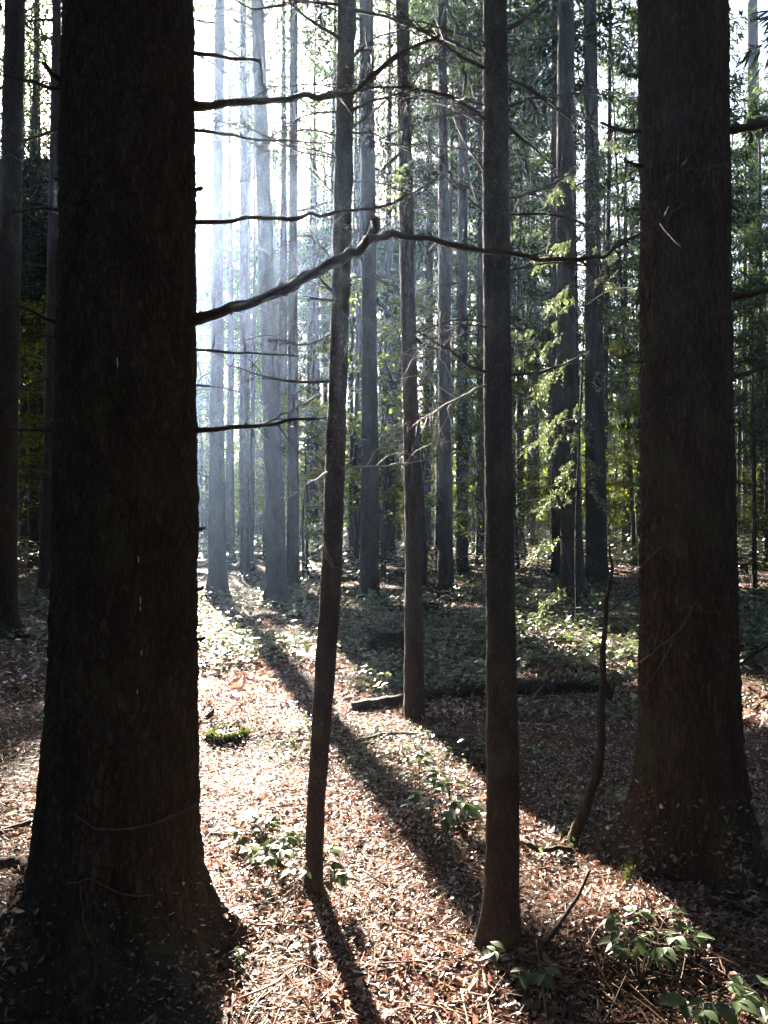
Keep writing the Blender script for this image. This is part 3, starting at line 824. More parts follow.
# a few living sprigs on it
mb = []
for px, py in ((405, 178), (402, 186), (410, 172), (396, 182), (404, 195)):
    c = at(px, py, YI - 0.12); n = 34
    bs = c + rng.normal(size=(n, 3)) * 0.05
    mb.append(strips(bs, rng.normal(size=(n, 3)) + np.array([0, 0, -0.3]), rng.uniform(0.03, 0.07, n), rng.uniform(0.02, 0.035, n)))
link('foliage', soup('foliage', np.concatenate(mb) - lI, [M_FRESH]), rI)

# ------------------------------------------------------------------ middle-distance trunks, each measured
MID = [
 # rows, base py, label, bark, crown scale
 ([(15, 0, 21), (11, 200, 22), (8, 400, 23), (6, 560, 25)], (5, 640, 28), 'dark trunk at the very edge beyond the massive black trunk, its foot in shade', M_SPRUCE),
 ([(57, 0, 9.5), (53, 250, 11), (49, 450, 12)], (44, 597, 14), 'pale grey hazy trunk seen in the gap beside the massive black trunk', M_SPRUCE),
 ([(220, 0, 10), (218, 200, 11), (217, 400, 14), (217, 540, 18)], (218, 600, 21), 'hazy spruce with widely flared foot in the glow beside the black trunk', M_SPRUCE),
 ([(257, 0, 13), (264, 200, 15), (271, 400, 18), (275, 530, 21)], (277, 607, 23), 'leaning hazy trunk with the sunbeam falling across it', M_SPRUCE),
 ([(294, 0, 8), (293, 250, 9.5), (293, 480, 12)], (293, 589, 14), 'thin straight trunk just behind the leaning hazy one', M_SPRUCE),
 ([(366, 0, 14), (369, 250, 15), (370, 450, 17)], (369, 604, 20), 'stout straight grey trunk seen behind the crooked young tree', M_SPRUCE),
 ([(442, 0, 9), (444, 250, 11), (445, 450, 13)], (446, 601, 17), 'straight dark trunk standing alone behind the slim dark one', M_SPRUCE),
 ([(566, 0, 17), (565, 250, 18), (568, 450, 21)], (574, 606, 25), 'dark double-looking trunk behind the drooping young fir', M_SPRUCE),
 ([(590, 0, 13), (593, 250, 16), (595, 450, 20)], (597, 583, 24), 'broad trunk partly hidden behind the young fir, set further back', M_SPRUCE),
 ([(463, 0, 8), (463, 300, 10)], (462, 577, 12), 'thin trunk just behind the lone straight dark trunk', M_FARBARK),
 ([(481, 0, 6.5), (481, 300, 8)], (480, 566, 9), 'very thin trunk half hidden against the slim dark trunk', M_FARBARK),
 ([(752, 0, 12), (755, 300, 14)], (758, 545, 16), 'dark trunk visible beyond the thick reddish trunk at the frame edge', M_SPRUCE),
 ([(243, 0, 7), (244, 300, 9)], (245, 577, 10), 'thin faded trunk between the flared spruce and the leaning one', M_FARBARK),
 ([(556, 0, 9), (556, 300, 11)], (558, 575, 13), 'narrow shaded trunk tucked behind the dark double-looking one', M_FARBARK),
]
BR_VARS = []
for k in range(6):
    L = 1.0
    r = np.random.default_rng(50 + k)
    t = np.linspace(0, 1, 6)
    P = np.stack([t, 0.12 * np.sin(t * 4 + k), -0.22 * t ** 1.6 + 0.1 * t + 0.03 * r.normal(size=6) * t], 1)
    mb = MB(); mb.add(tube(smooth_path(P, 14), 0.016 * (1 - np.linspace(0, 1, 14)) + 0.003, 5))
    for q in range(7):
        u = r.uniform(0.25, 0.95); p = np.array([np.interp(u, t, P[:, c]) for c in range(3)])
        d = np.array([0.6, r.choice([-1, 1]) * r.uniform(0.3, 1), r.uniform(-0.6, 0.4)]); l = r.uniform(0.15, 0.45) * (1.1 - u)
        mb.add(tube(smooth_path(np.array([p, p + d * l * 0.5 + np.array([0, 0, 0.02]), p + d * l + np.array([0, 0, -0.1 * l])]), 6), np.linspace(0.006, 0.002, 6), 3))
    BR_VARS.append(mb.mesh('branch', [M_TWIG], True))

for k, (rows, (bx, by, bw), label, mat) in enumerate(MID):
    Y = on_ground(bx, by)[1] + 0.15
    root, loc, P, R = make_trunk('spruce_tree', label, 'tree', rows + [(bx, by, bw)], Y, mat, 40, 0.06, 25 + (k % 3), 0.55 if by > 590 else 0.35, 0.22, 0.007, 5, 16)
    SPECIAL_POS.append(loc[:2])
    crown_object(root, VAR_HIGH[k % 2], loc, k * 1.1, 1.0)
    r = np.random.default_rng(400 + k)
    nb = 13 if by > 590 else 8
    for q in range(nb):
        z = 2.2 + 10.5 * (q + r.uniform()) / nb
        i = np.searchsorted(P[:, 2], z); f = (z - P[i - 1][2]) / (P[i][2] - P[i - 1][2])
        c = P[i - 1] * (1 - f) + P[i] * f
        o = link('branch', BR_VARS[int(r.integers(6))], root)
        o.location = c - loc
        s = r.uniform(0.5, 1.5) * (0.7 + 0.06 * z)
        o.scale = (s, s, s); o.rotation_euler = (r.normal() * 0.3, r.uniform(-0.1, 0.45), r.uniform(0, 2 * PI))
for l_ in (lA, lN, lK, lG, lI): SPECIAL_POS.append(l_[:2])

# ------------------------------------------------------------------ the forest further back
FARTRUNK = []
for k in range(4):
    t = np.linspace(0, 1, 7)
    P = np.column_stack([np.cumsum(rng.normal(size=(7, 2)) * 0.05, 0), -0.15 + 23.1 * t])
    V, Fq = trunk_verts(P, 0.17 * (1 - t) ** 0.8 + 0.012, 20, 0.25, 0.5, 0.25, 4, 0.01, 12, seed=k)
    FARTRUNK.append(mesh_np('trunk', V, Fq, [M_FARBARK], smooth=True))

pos = list(SPECIAL_POS)
def free(x, y, dmin, corridor=True):
    s = x * NX[0] + y * NX[1]
    if corridor and (-0.95 < s < 2.12 or 4.6 < s < 6.0) and y > 0: return False
    return all((x - p[0]) ** 2 + (y - p[1]) ** 2 > dmin ** 2 for p in pos)

def place_far(x, y, kind, label, group, name, sc, k):
    z = float(ground(x, y))
    rz = rng.uniform(0, 2 * PI)
    loc = (x, y, z)
    root = thing(name, label, 'tree', loc, group)
    if kind == 'leafy':
        v = VAR_LEAFY[k % 4]
        o = link('trunk', v[4], root); o.rotation_euler = (0, 0, rz); o.scale = (sc, sc, sc)
        crown_object(root, v[:4], loc, rz, sc)
    elif kind == 'pole':
        o = link('trunk', FARTRUNK[k % 4], root); o.rotation_euler = (rng.normal() * 0.02, rng.normal() * 0.02, rz); w_ = sc * rng.uniform(0.4, 0.7); o.scale = (w_, w_, sc)
        crown_object(root, VAR_THIN[k % 2], loc, rz, sc)
    elif kind == 'young':
        o = link('trunk', FARTRUNK[k % 4], root); o.rotation_euler = (0, 0, rz); o.scale = (0.42 * sc, 0.42 * sc, 0.42 * sc)
        crown_object(root, VAR_YOUNG[k % 3], loc, rz, sc)
    else:
        o = link('trunk', FARTRUNK[k % 4], root); o.rotation_euler = (0, 0, rz); o.scale = (sc, sc, sc)
        crown_object(root, VAR_SPRUCE[k % 4] if kind == 'spruce' else VAR_HIGH[k % 2], loc, rz, sc * (1 if kind == 'spruce' else 0.92))
    pos.append((x, y))
    return root

n = 0
for tries in range(6000):
    if n >= 120: break
    Y = rng.uniform(21, 72); X = rng.uniform(-0.75, 0.75) * Y
    if not free(X, Y, 2.1): continue
    u = 384 + F * X / Y
    # crowns hang lower on the shaded side, higher around the bright sky
    kind = 'spruce' if (Y > 38 or u > 500 or u < -40) else 'high'
    place_far(X, Y, kind, 'slim dark spruce standing far back in the hazy stand', 'distant spruces in the haze', 'spruce_tree', rng.uniform(0.85, 1.08), n)
    n += 1
n = 0
for tries in range(4000):
    if n >= 16: break
    Y = rng.uniform(22, 62); s_ = rng.uniform(-3.6, -1.0)
    X = (s_ - Y * NX[1]) / NX[0]
    if not free(X, Y, 1.3): continue
    place_far(X, Y, 'spruce', 'slim dark spruce standing far back in the hazy stand', 'distant spruces in the haze', 'spruce_tree', rng.uniform(1.0, 1.12), n)
    n += 1
n = 0
for tries in range(4000):                      # the thick part of the stand, toward the sun
    if n >= 62: break
    Y = rng.uniform(24, 64); s_ = rng.choice([rng.uniform(-8, -1.3), rng.uniform(2.2, 11)])
    X = (s_ - Y * NX[1]) / NX[0]
    if not free(X, Y, 1.6): continue
    place_far(X, Y, 'spruce' if Y > 34 or s_ < 0 else 'high', 'slim dark spruce standing far back in the hazy stand', 'distant spruces in the haze', 'spruce_tree', rng.uniform(0.95, 1.12), n)
    n += 1
n = 0
for tries in range(6000):
    if n >= 75: break
    Y = rng.uniform(21, 64); X = rng.uniform(-0.30, 0.42) * Y
    if not free(X, Y, 1.1): continue
    o_ = place_far(X, Y, 'pole', 'thin bare pole trunk crowded among the distant spruces', 'thin pole trunks far back', 'pole_tree', rng.uniform(0.8, 1.1), n)
    n += 1
n = 0
for tries in range(4000):
    if n >= 84: break
    Y = rng.uniform(20, 58); X = rng.uniform(-0.55, 0.40) * Y
    if n >= 56: Y = rng.uniform(19, 42); X = rng.uniform(-0.22, 0.14) * Y
    if not free(X, Y, 1.6): continue
    place_far(X, Y, 'leafy', 'yellow green broadleaf tree growing under the distant spruces', 'broadleaf undergrowth trees', 'broadleaf_tree', rng.uniform(0.55, 1.0), n)
    n += 1
n = 0
for tries in range(4000):
    if n >= 24: break
    Y = rng.uniform(15, 50); X = rng.uniform(-0.5, 0.62) * Y
    u = 384 + F * X / Y
    if 190 < u < 440 and Y < 30: continue
    if not free(X, Y, 1.5): continue
    place_far(X, Y, 'young', 'dark young spruce with boughs low to the ground behind the front trunks', 'young spruces of the understorey', 'young_spruce', rng.uniform(0.5, 1.1), n)
    n += 1
# the stand goes on beside and behind the camera and shades it
n = 0
for tries in range(4000):
    if n >= 75: break
    a_ = rng.uniform(0, 2 * PI); rr = rng.uniform(5, 24)
    X, Y = rr * math.sin(a_), rr * math.cos(a_)
    if Y > 0 and abs(X) / max(Y, 0.1) < 0.62: continue
    if not free(X, Y, 2.2): continue
    place_far(X, Y, 'spruce', 'tall spruce of the same stand outside the view', 'spruces around the viewpoint', 'spruce_tree', rng.uniform(0.9, 1.08), n)
    n += 1

n = 0
for tries in range(4000):
    if n >= 60: break
    Y = rng.uniform(24, 62); X = rng.uniform(-0.55, 0.55) * Y
    if not free(X, Y, 1.2): continue
    place_far(X, Y, 'leafy', 'low leafy bush between the feet of the far trunks', 'low bushes between the far trunks', 'leafy_bush', rng.uniform(0.18, 0.42), n)
    n += 1

# ------------------------------------------------------------------ young fir with drooping sprays, in front of the double trunk
YF = 10.0
root = thing('young_fir', 'thin young fir with drooping sunlit green sprays in front of dark trunks', 'tree', on_ground(577, 628))
lF = np.array(root.location)
YF = lF[1]
P = np.array([at(577, 632, YF), at(576, 540, YF), at(579, 440, YF), at(584, 330, YF), at(589, 220, YF), at(592, 90, YF)])
link('trunk', mesh_np('trunk', *[(v - lF) if i_ == 0 else v for i_, v in enumerate(tube(smooth_path(P, 40), np.linspace(0.020, 0.007, 40), 8, 0.1))], [M_SPRUCE], smooth=True), root)
Q, W = [], MB()
r = np.random.default_rng(77)
S = smooth_path(P, 60)
spr = [(600, 262, 1), (572, 290, 1), (612, 272, .8), (560, 375, 1.2), (610, 372, 1.1), (628, 378, .9), (545, 428, 1.3), (566, 420, 1), (592, 432, .8), (555, 340, .8), (605, 330, .7), (560, 462, .9), (600, 462, .7),
       (610, 190, 1), (568, 200, 1.1), (625, 215, .9), (560, 245, .9), (596, 150, .9), (575, 160, .9), (620, 140, .8), (552, 545, .9), (604, 556, .7), (545, 600, 0.7), (598, 500, .7), (556, 500, .8), (640, 250, .6)]
spr = [(px + r.normal() * 9, py + r.normal() * 10, sc * r.uniform(0.7, 1.25)) for px, py, sc in spr]
spr += [(px + r.normal() * 22, py + r.normal() * 20, sc * r.uniform(0.25, 0.55)) for px, py, sc in spr for _ in range(1)]
for px, py, sc in spr:
    e = at(px, py, YF + r.normal() * 0.5)
    i_ = int(np.argmin(np.abs(S[:, 2] - (e[2] + 0.14)))); s0 = S[i_]
    mid = (s0 + e) / 2 + np.array([0, 0, 0.07])
    B = smooth_path(np.array([s0, mid, e, e + (e - mid) * 0.5 + np.array([0, 0, -0.06 - 0.12 * r.uniform()])]), 16)
    W.add(tube(B, np.linspace(0.007, 0.002, 16), 4))
    nb = int(19 * sc)
    for q in range(nb):
        u = r.uniform(0.3, 1); p = np.array([np.interp(u, np.linspace(0, 1, 16), B[:, c]) for c in range(3)])
        d = (B[-1] - B[0]); d /= np.linalg.norm(d)
        sd = np.array([-d[1], d[0], 0]) * r.choice([-1, 1])
        tw = d * 0.8 + sd * r.uniform(0.4, 1.2) + np.array([0, 0, -0.35]) + r.normal(size=3) * 0.35
        tw /= np.linalg.norm(tw); l = 0.26 * sc * r.uniform(0.5, 1.1)
        n_ = 26
        v = r.uniform(0, 1, n_)[:, None]
        base = p + tw * l * v + np.array([0, 0, -0.04]) * v ** 2
        dd = tw * 0.7 + r.normal(size=(n_, 3)) * 0.55
        Q.append(strips(base, dd, r.uniform(0.03, 0.06, n_), np.full(n_, 0.016), np.tile([[0, 0, 1.0]], (n_, 1))))
Q = np.concatenate(Q) - lF
link('crown', crown_mesh('crown', Q, W.quads() - lF, [M_FRESH, M_TWIG]), root)

# ------------------------------------------------------------------ dead things on the floor
def stick(name, label, cat, pts, r0, r1, mat, group=None, twigs=0, sides=8, seed=0):
    P = np.asarray(pts, float); loc = P[0].copy()
    me, S = branch_mesh(P, r0, r1, loc, mat, seed, sides)
    if not twigs:
        o = link(name, me); o.location = loc
        return tag(o, label, cat, group)
    root = thing(name, label, cat, loc, group)
    link('stem', me, root)
    r = np.random.default_rng(seed + 5)
    for q in range(twigs):
        i_ = int(r.uniform(0.25, 0.95) * (len(S) - 1)); p = S[i_]
        d = np.array([r.choice([-1, 1]) * r.uniform(0.5, 1), r.normal() * 0.5, r.uniform(0.1, 0.9)]); l = r.uniform(0.10, 0.4)
        m2, _ = branch_mesh([p, p + d * l * 0.5 + r.normal(size=3) * 0.02, p + d * l], 0.003, 0.001, loc, mat, seed + q, 5)
        link('twig', m2, root)
    return root

# bent dead stem left of the thick trunk
YS = on_ground(572, 852)[1]
stick('dead_sapling', 'bent dead stem rising in an elbow from the ground beside the thick reddish trunk', 'dead sapling',
      [on_ground(568, 862) + [0, 0, -0.04], at(574, 842, YS), at(586, 805, YS), at(597, 770, YS), at(602, 735, YS), at(601, 690, YS + 0.05), at(604, 640, YS + 0.1), at(609, 585, YS + .15), at(611, 545, YS + .15)], 0.030, 0.004, M_RED, None, 9, 10, 5)
p0 = on_ground(520, 858)
stick('root_loop', 'low arching bare root looping out of the shaded litter', 'root', [on_ground(512, 838) + [0, 0, -0.02], on_ground(522, 853) + [0, 0, 0.06], on_ground(540, 862) + [0, 0, 0.05], on_ground(560, 860) + [0, 0, 0.05], on_ground(580, 848) + [0, 0, -0.02]], 0.012, 0.009, M_RED)
# fallen log
pl, pr = on_ground(352, 711), on_ground(605, 690)
pl[2] += 0.02; pr[2] += 0.02
mid = (pl + pr) / 2 + np.array([0, 0.1, 0.02]); mid[2] = float(ground(mid[0], mid[1])) + 0.03
loc = mid.copy()
S = smooth_path(np.array([pl, mid, pr]), 60)
V, Fq = tube(S, np.linspace(0.055, 0.10, 60), 24, 0.22, 8)
root = thing('fallen_log', 'dark rotting log lying across the shaded floor behind the brown pole trunk', 'log', loc)
link('trunk', mesh_np('trunk', V - loc, Fq, [M_LOG], smooth=True), root)
r = np.random.default_rng(3)
n_ = 1300
ii = r.integers(14, 58, n_); c = S[ii]
th = r.normal(size=n_) * 0.7
rad = np.linspace(0.055, 0.10, 60)[ii] * 1.0
base = c + np.stack([0 * th, np.sin(th) * rad, np.cos(th) * rad], 1) + np.column_stack([r.normal(size=n_) * 0.04, 0 * th, 0 * th])
keep = vn(base[:, 0] * 3, base[:, 1] * 3, 0, 8) > -0.35
base = base[keep]
link('moss', soup('moss', strips(base, r.normal(size=(len(base), 3)) * 0.6 + np.array([0, 0, 0.7]), r.uniform(0.02, 0.05, len(base)), r.uniform(0.008, 0.02, len(base))) - loc, [M_MOSS]), root)

def stump(px, py, rad, h, label, seed):
    p = on_ground(px, py); r = np.random.default_rng(seed)
    root = thing('tree_stump', label, 'stump', p)
    th = np.linspace(0, 2 * PI, 36, endpoint=False)
    zs = np.linspace(-0.1, 1, 12) * h
    V = []
    for k, z in enumerate(zs):
        rr_ = rad * (1.35 - 0.5 * min(1, (z / h + 0.1) * 1.5)) * (1 + 0.16 * vn(np.cos(th) * 2, np.sin(th) * 2, z * 6, seed))
        V.append(np.stack([rr_ * np.cos(th), rr_ * np.sin(th), z + (0.25 * h * vn(np.cos(th) * 3, np.sin(th) * 3, 0, seed + 1) if k == 11 else 0 * th)], 1))
    top = V[-1] * np.array([0.3, 0.3, 0.75]); V.append(top)
    V = np.concatenate(V); i, j = np.meshgrid(np.arange(12), np.arange(36), indexing='ij')
    a = i * 36 + j; b = i * 36 + (j + 1) % 36
    link('wood', mesh_np('wood', V, np.stack([a, b, b + 36, a + 36], -1).reshape(-1, 4), [M_LOG], smooth=True), root)
    n_ = 700
    t2 = r.uniform(0, 2 * PI, n_); zz = r.uniform(0.1, 1, n_) * h; R_ = rad * (1.3 - 0.45 * zz / h)
    base = np.stack([R_ * np.cos(t2), R_ * np.sin(t2), zz], 1)
    link('moss', soup('moss', strips(base, r.normal(size=(n_, 3)) * 0.5 + np.stack([np.cos(t2), np.sin(t2), 0.4 + 0 * t2], 1), r.uniform(0.02, 0.045, n_), r.uniform(0.01, 0.02, n_)), [M_MOSS]), root)
stump(392, 648, 0.24, 0.22, 'dark broken mossy stump between the crooked young tree and the brown pole', 4)
stump(228, 738, 0.12, 0.035, 'low moss covered stump in the sunlit strip beside the massive black trunk', 6)  # stump shape stands in for a low dark plant and its shadow
stump(430, 616, 0.20, 0.2, 'small dark stump at the foot of the lone straight trunk', 9)

# loose fallen sticks one can point to
FST = [
 ([(214, 932), (240, 975), (266, 1010)], 0.006, M_TWIG, 'dark thin stick lying at the root of the massive black trunk'),
 ([(482, 968), (486, 1000), (492, 1040)], 0.007, M_PALETWIG, 'pale barkless stick lying in the sunlit litter below the slim trunk'),
 ([(-10, 842), (20, 832), (48, 822)], 0.016, M_TWIG, 'dark broken branch poking out behind the massive black trunk'),
 ([(-8, 872), (20, 868), (34, 880)], 0.03, M_LOG, 'short rotten branch piece in the litter behind the massive black trunk'),
 ([(204, 838), (240, 842), (268, 838)], 0.007, M_TWIG, 'brown stick lying level in the litter beside the massive trunk'),
 ([(360, 745), (400, 737), (455, 742)], 0.012, M_TWIG, 'thin dark branch lying in the shadow band behind the bramble'),
 ([(540, 965), (575, 925), (590, 905)], 0.008, M_TWIG, 'leaning thin stick in the shade of the slim trunk'),
 ([(520, 725), (545, 690), (556, 668)], 0.014, M_TWIG, 'dark stick propped on the rotting log'),
 ([(600, 998), (660, 985), (720, 1000)], 0.006, M_TWIG, 'thin twig lying in the dark hollow below the thick trunk'),
 ([(350, 985), (400, 975), (450, 990)], 0.005, M_TWIG, 'short brown twig lying across the lit leaf litter'),
 ([(425, 850), (455, 880), (480, 905)], 0.006, M_TWIG, 'straight twig in the litter running toward the slim trunk'),
]
for k, (pts, r0, mat, label) in enumerate(FST):
    P = [on_ground(*p) + np.array([0, 0, 0.02 + (0.12 if 'propped' in label or 'leaning' in label else 0) * q / 2]) for q, p in enumerate(pts)]
    stick('fallen_stick', label, 'stick', P, r0, r0 * 0.6, mat, 'loose sticks on the forest floor', 0, 7, k * 13)

# moss lit up on the thick trunk's root
r = np.random.default_rng(31)
n_ = 900
t_ = r.uniform(0, 1, n_)
pp = np.array([at(637 - 21 * a_ + 1.8 * r.normal(), 856 + 54 * a_, YN - 0.16 - 0.16 * a_) for a_ in t_])
pp = pp + r.normal(size=pp.shape) * np.array([0.003, 0.015, 0.006])
link('moss', soup('moss', strips(pp, r.normal(size=(n_, 3)) * 0.5 + np.array([-0.2, 0, 0.7]), r.uniform(0.010, 0.028, n_), r.uniform(0.003, 0.007, n_)) - lN, [M_MOSS]), rN)

# ------------------------------------------------------------------ plants
def leaf_shape(base, d, up, length, width, fold=0.25, droop=0.25):
    """one ovate leaf: returns (V, quads)"""
    d = d / np.linalg.norm(d); w_ = np.cross(d, up); w_ /= np.linalg.norm(w_) + 1e-9; u_ = np.cross(w_, d)
    prof = [(0, 0.03), (0.18, 0.34), (0.4, 0.5), (0.65, 0.40), (0.86, 0.19), (1.0, 0.02)]
    V = []
    for f, hw in prof:
        c = base + d * length * f - u_ * droop * length * f * f
        for s_ in (-1, 0, 1):
            V.append(c + w_ * s_ * hw * width + u_ * (fold * hw * width if s_ else 0))
    Fq = []
    for a_ in range(5):
        for b_ in (0, 1):
            i_ = a_ * 3 + b_; Fq.append([i_, i_ + 1, i_ + 4, i_ + 3])
    return np.array(V), np.array(Fq)


def plant(name, label, cat, px, py, nst, h, leaf, per, spread, mat, seed, group=None, leaflets=3, bend=0.5):
    p = on_ground(px, py); r = np.random.default_rng(seed)
    root = thing(name, label, cat, p, group)
    ws, ls = MB(), MB()
    for s_ in range(nst):
        az = r.uniform(0, 2 * PI); hh = h * r.uniform(0.6, 1.1)
        e = np.array([math.cos(az) * spread * r.uniform(.4, 1), math.sin(az) * spread * r.uniform(.4, 1), hh])
        S = smooth_path(np.array([[0, 0, -0.02], e * np.array([0.25, 0.25, 0.55]), e * np.array([0.6, 0.6, 0.9]), e * np.array([1, 1, 1 - 0.25 * bend])]), 14)
        ws.add(tube(S, np.linspace(0.0032, 0.0014, 14), 5))
        for q in range(per):
            u = 0.35 + 0.65 * (q + r.uniform(0, 0.6)) / per; u = min(u, 1)
            c = np.array([np.interp(u, np.linspace(0, 1, 14), S[:, k]) for k in range(3)])
            a2 = az + (q % 2 * 2 - 1) * r.uniform(0.5, 1.4) if q < per - 1 else az
            pet = np.array([math.cos(a2), math.sin(a2), r.uniform(0.1, 0.5)]) * leaf * r.uniform(0.5, 1.0)
            ws.add(tube(np.stack([c, c + pet * 0.5 + [0, 0, 0.004], c + pet]), np.array([0.0015, 0.0012, 0.001]), 4))
            for m_ in range(leaflets):
                a3 = a2 + (m_ - (leaflets - 1) / 2) * 0.95 + r.normal() * 0.15
                dd = np.array([math.cos(a3), math.sin(a3), r.uniform(-0.35, 0.3)])
                l_ = leaf * r.uniform(0.75, 1.15) * (1.15 if m_ == (leaflets - 1) // 2 else 0.9)
                upv = np.array([r.normal() * 0.25, r.normal() * 0.25, 1.0])
                ls.add(leaf_shape(c + pet, dd, upv, l_, l_ * 0.62, 0.28, 0.25))
    link('stem', ws.mesh('stem', [M_TWIG]), root)
    link('foliage', ls.mesh('foliage', [mat], True), root)
    return root

plant('bramble', 'bramble with broad dark leaves at the edge of the sunlit litter', 'plant', 446, 838, 6, 0.20, 0.070, 4, 0.20, M_BRAMBLE, 1)
plant('bramble', 'upright bright green bramble shoot glowing behind the broad leaved bramble', 'plant', 450, 806, 3, 0.20, 0.065, 4, 0.06, M_BRAMBLE, 2)
plant('seedling', 'small glowing green seedling by the foot of the brown pole trunk', 'plant', 419, 772, 2, 0.14, 0.06, 3, 0.04, M_BRAMBLE, 3, None, 3)
plant('bramble', 'bramble with pale rounded leaves on the lit hump below the thick trunk', 'plant', 640, 992, 5, 0.24, 0.058, 4, 0.16, M_BRAMBLE, 4)
plant('bramble', 'large leaved bramble low in the dark corner below the thick trunk', 'plant', 700, 1022, 4, 0.15, 0.07, 3, 0.2, M_BRAMBLE, 5)
plant('bramble', 'bramble shoot arching at the foot of the slim dark trunk', 'plant', 520, 985, 3, 0.15, 0.055, 2, 0.12, M_BRAMBLE, 6)
plant('seedling', 'leafy low seedling spreading before the crooked young tree', 'plant', 318, 905, 4, 0.17, 0.055, 4, 0.15, M_BRAMBLE, 7)
plant('seedling', 'sunlit low plant with washed out pale leaves behind the litter path', 'plant', 268, 856, 9, 0.11, 0.06, 5, 0.26, M_HERB, 8)
plant('seedling', 'tiny pale seedling beside the dark root flare', 'plant', 224, 968, 7, 0.07, 0.020, 3, 0.09, M_HERB, 9)
plant('bramble', 'bramble in half shade near the bent dead stem', 'plant', 655, 960, 3, 0.15, 0.05, 3, 0.1, M_BRAMBLE, 10)
plant('seedling', 'leafy weed in the litter just behind the slim dark trunk', 'plant', 470, 770, 4, 0.16, 0.06, 4, 0.16, M_HERB, 12)
plant('bramble', 'leafy bramble standing in dapples beyond the thick trunk near the frame edge', 'plant', 752, 640, 10, 0.8, 0.085, 7, 0.5, M_BRAMBLE, 13)
plant('bramble', 'tall bramble clump further back at the frame edge', 'plant', 748, 590, 10, 1.1, 0.10, 8, 0.7, M_BRAMBLE, 14)
plant('fern', 'low fern fronds in front of the dark fallen log', 'plant', 610, 700, 9, 0.30, 0.06, 8, 0.4, M_HERB, 15)

# ------------------------------------------------------------------ stuff on the floor
def scatter(n, xf, y0, y1, power=1.0):
    """points whose density falls with distance"""
    u = rng.uniform(size=n)
    Y = y0 * (y1 / y0) ** (u ** power)
    X = rng.uniform(-1, 1, n) * (0.66 * Y + 0.9)
    return X, Y

def litter(n, y0, y1, size, name, simple=False, jit=0.02, power=1.0):
    X, Y = scatter(n, 0, y0, y1, power)
    pt = vn(X * 1.6, Y * 1.6, 0, 44) + 0.6 * vn(X * 5, Y * 5, 0, 45)
    kp = rng.uniform(size=n) < np.clip(0.68 + 0.8 * pt, 0.28, 1); X, Y = X[kp], Y[kp]; n = len(X)
    Z = ground(X, Y) + rng.uniform(0.0, jit, n)
    if y0 < 3:                                                    # litter caught on the root flares
        for loc_, bv in ROOTS:
            for i_ in np.nonzero((X - loc_[0]) ** 2 + (Y - loc_[1]) ** 2 < 0.8)[0]:
                hit = bv.ray_cast(Vector((X[i_] - loc_[0], Y[i_] - loc_[1], 0.34)), Vector((0, 0, -1)))[0]
                if hit is not None: Z[i_] = max(Z[i_], loc_[2] + hit.z + rng.uniform(0.003, 0.012))
    base = np.stack([X, Y, Z], 1)
    az = rng.uniform(0, 2 * PI, n)
    tilt = rng.normal(size=n) * 0.38
    d = np.stack([np.cos(az) * np.cos(tilt), np.sin(az) * np.cos(tilt), np.sin(tilt)], 1)
    up = np.stack([rng.normal(size=n) * 0.40, rng.normal(size=n) * 0.40, np.ones(n)], 1)
    w_ = np.cross(d, up); w_ /= np.linalg.norm(w_, axis=1)[:, None]; u_ = np.cross(w_, d)
    L = size * np.clip(np.exp(rng.normal(size=n) * 0.42), 0.4, 2.1) * (1 + 0.35 * vn(X * 2.2, Y * 2.2, 0, 41)); L = L[:, None]
    Wd = L * rng.uniform(0.28, 0.62, n)[:, None]
    curl = L * rng.normal(size=n)[:, None] * 0.22
    fold = Wd * rng.uniform(-0.1, 0.5, n)[:, None]
    b0 = base; tip = base + d * L + u_ * curl
    m1 = base + d * L * 0.33 - u_ * curl * 0.35; m2 = base + d * L * 0.70 - u_ * curl * 0.1
    V = np.stack([b0, m1 - w_ * Wd * 0.46 + u_ * fold, m2 - w_ * Wd * 0.40 + u_ * fold, tip, m2 + w_ * Wd * 0.40 + u_ * fold, m1 + w_ * Wd * 0.46 + u_ * fold], 1)
    fa = np.arange(n)[:, None] * 6
    Fq = np.concatenate([fa + np.array([[0, 1, 2, 3]]), fa + np.array([[0, 3, 4, 5]])])
    return tag(link(name, mesh_np(name, V.reshape(-1, 3), Fq, [M_LITTER], smooth=False)), None, None, None, 'stuff')

from mathutils.bvhtree import BVHTree
ROOTS = []
for root_, loc_ in ((rA, lA), (rN, lN)):
    me_ = [c for c in root_.children if c.name.startswith('trunk')][0].data
    ROOTS.append((loc_, BVHTree.FromPolygons([v.co for v in me_.vertices], [p.vertices for p in me_.polygons])))
o = litter(240000, 1.7, 7.5, 0.0205, 'leaf_litter', power=0.9); o['label'] = 'reddish brown fallen leaves covering the near forest floor'
o = litter(82000, 6.0, 28, 0.048, 'leaf_litter', power=0.8); o['label'] = 'brown fallen leaves over the floor further back'

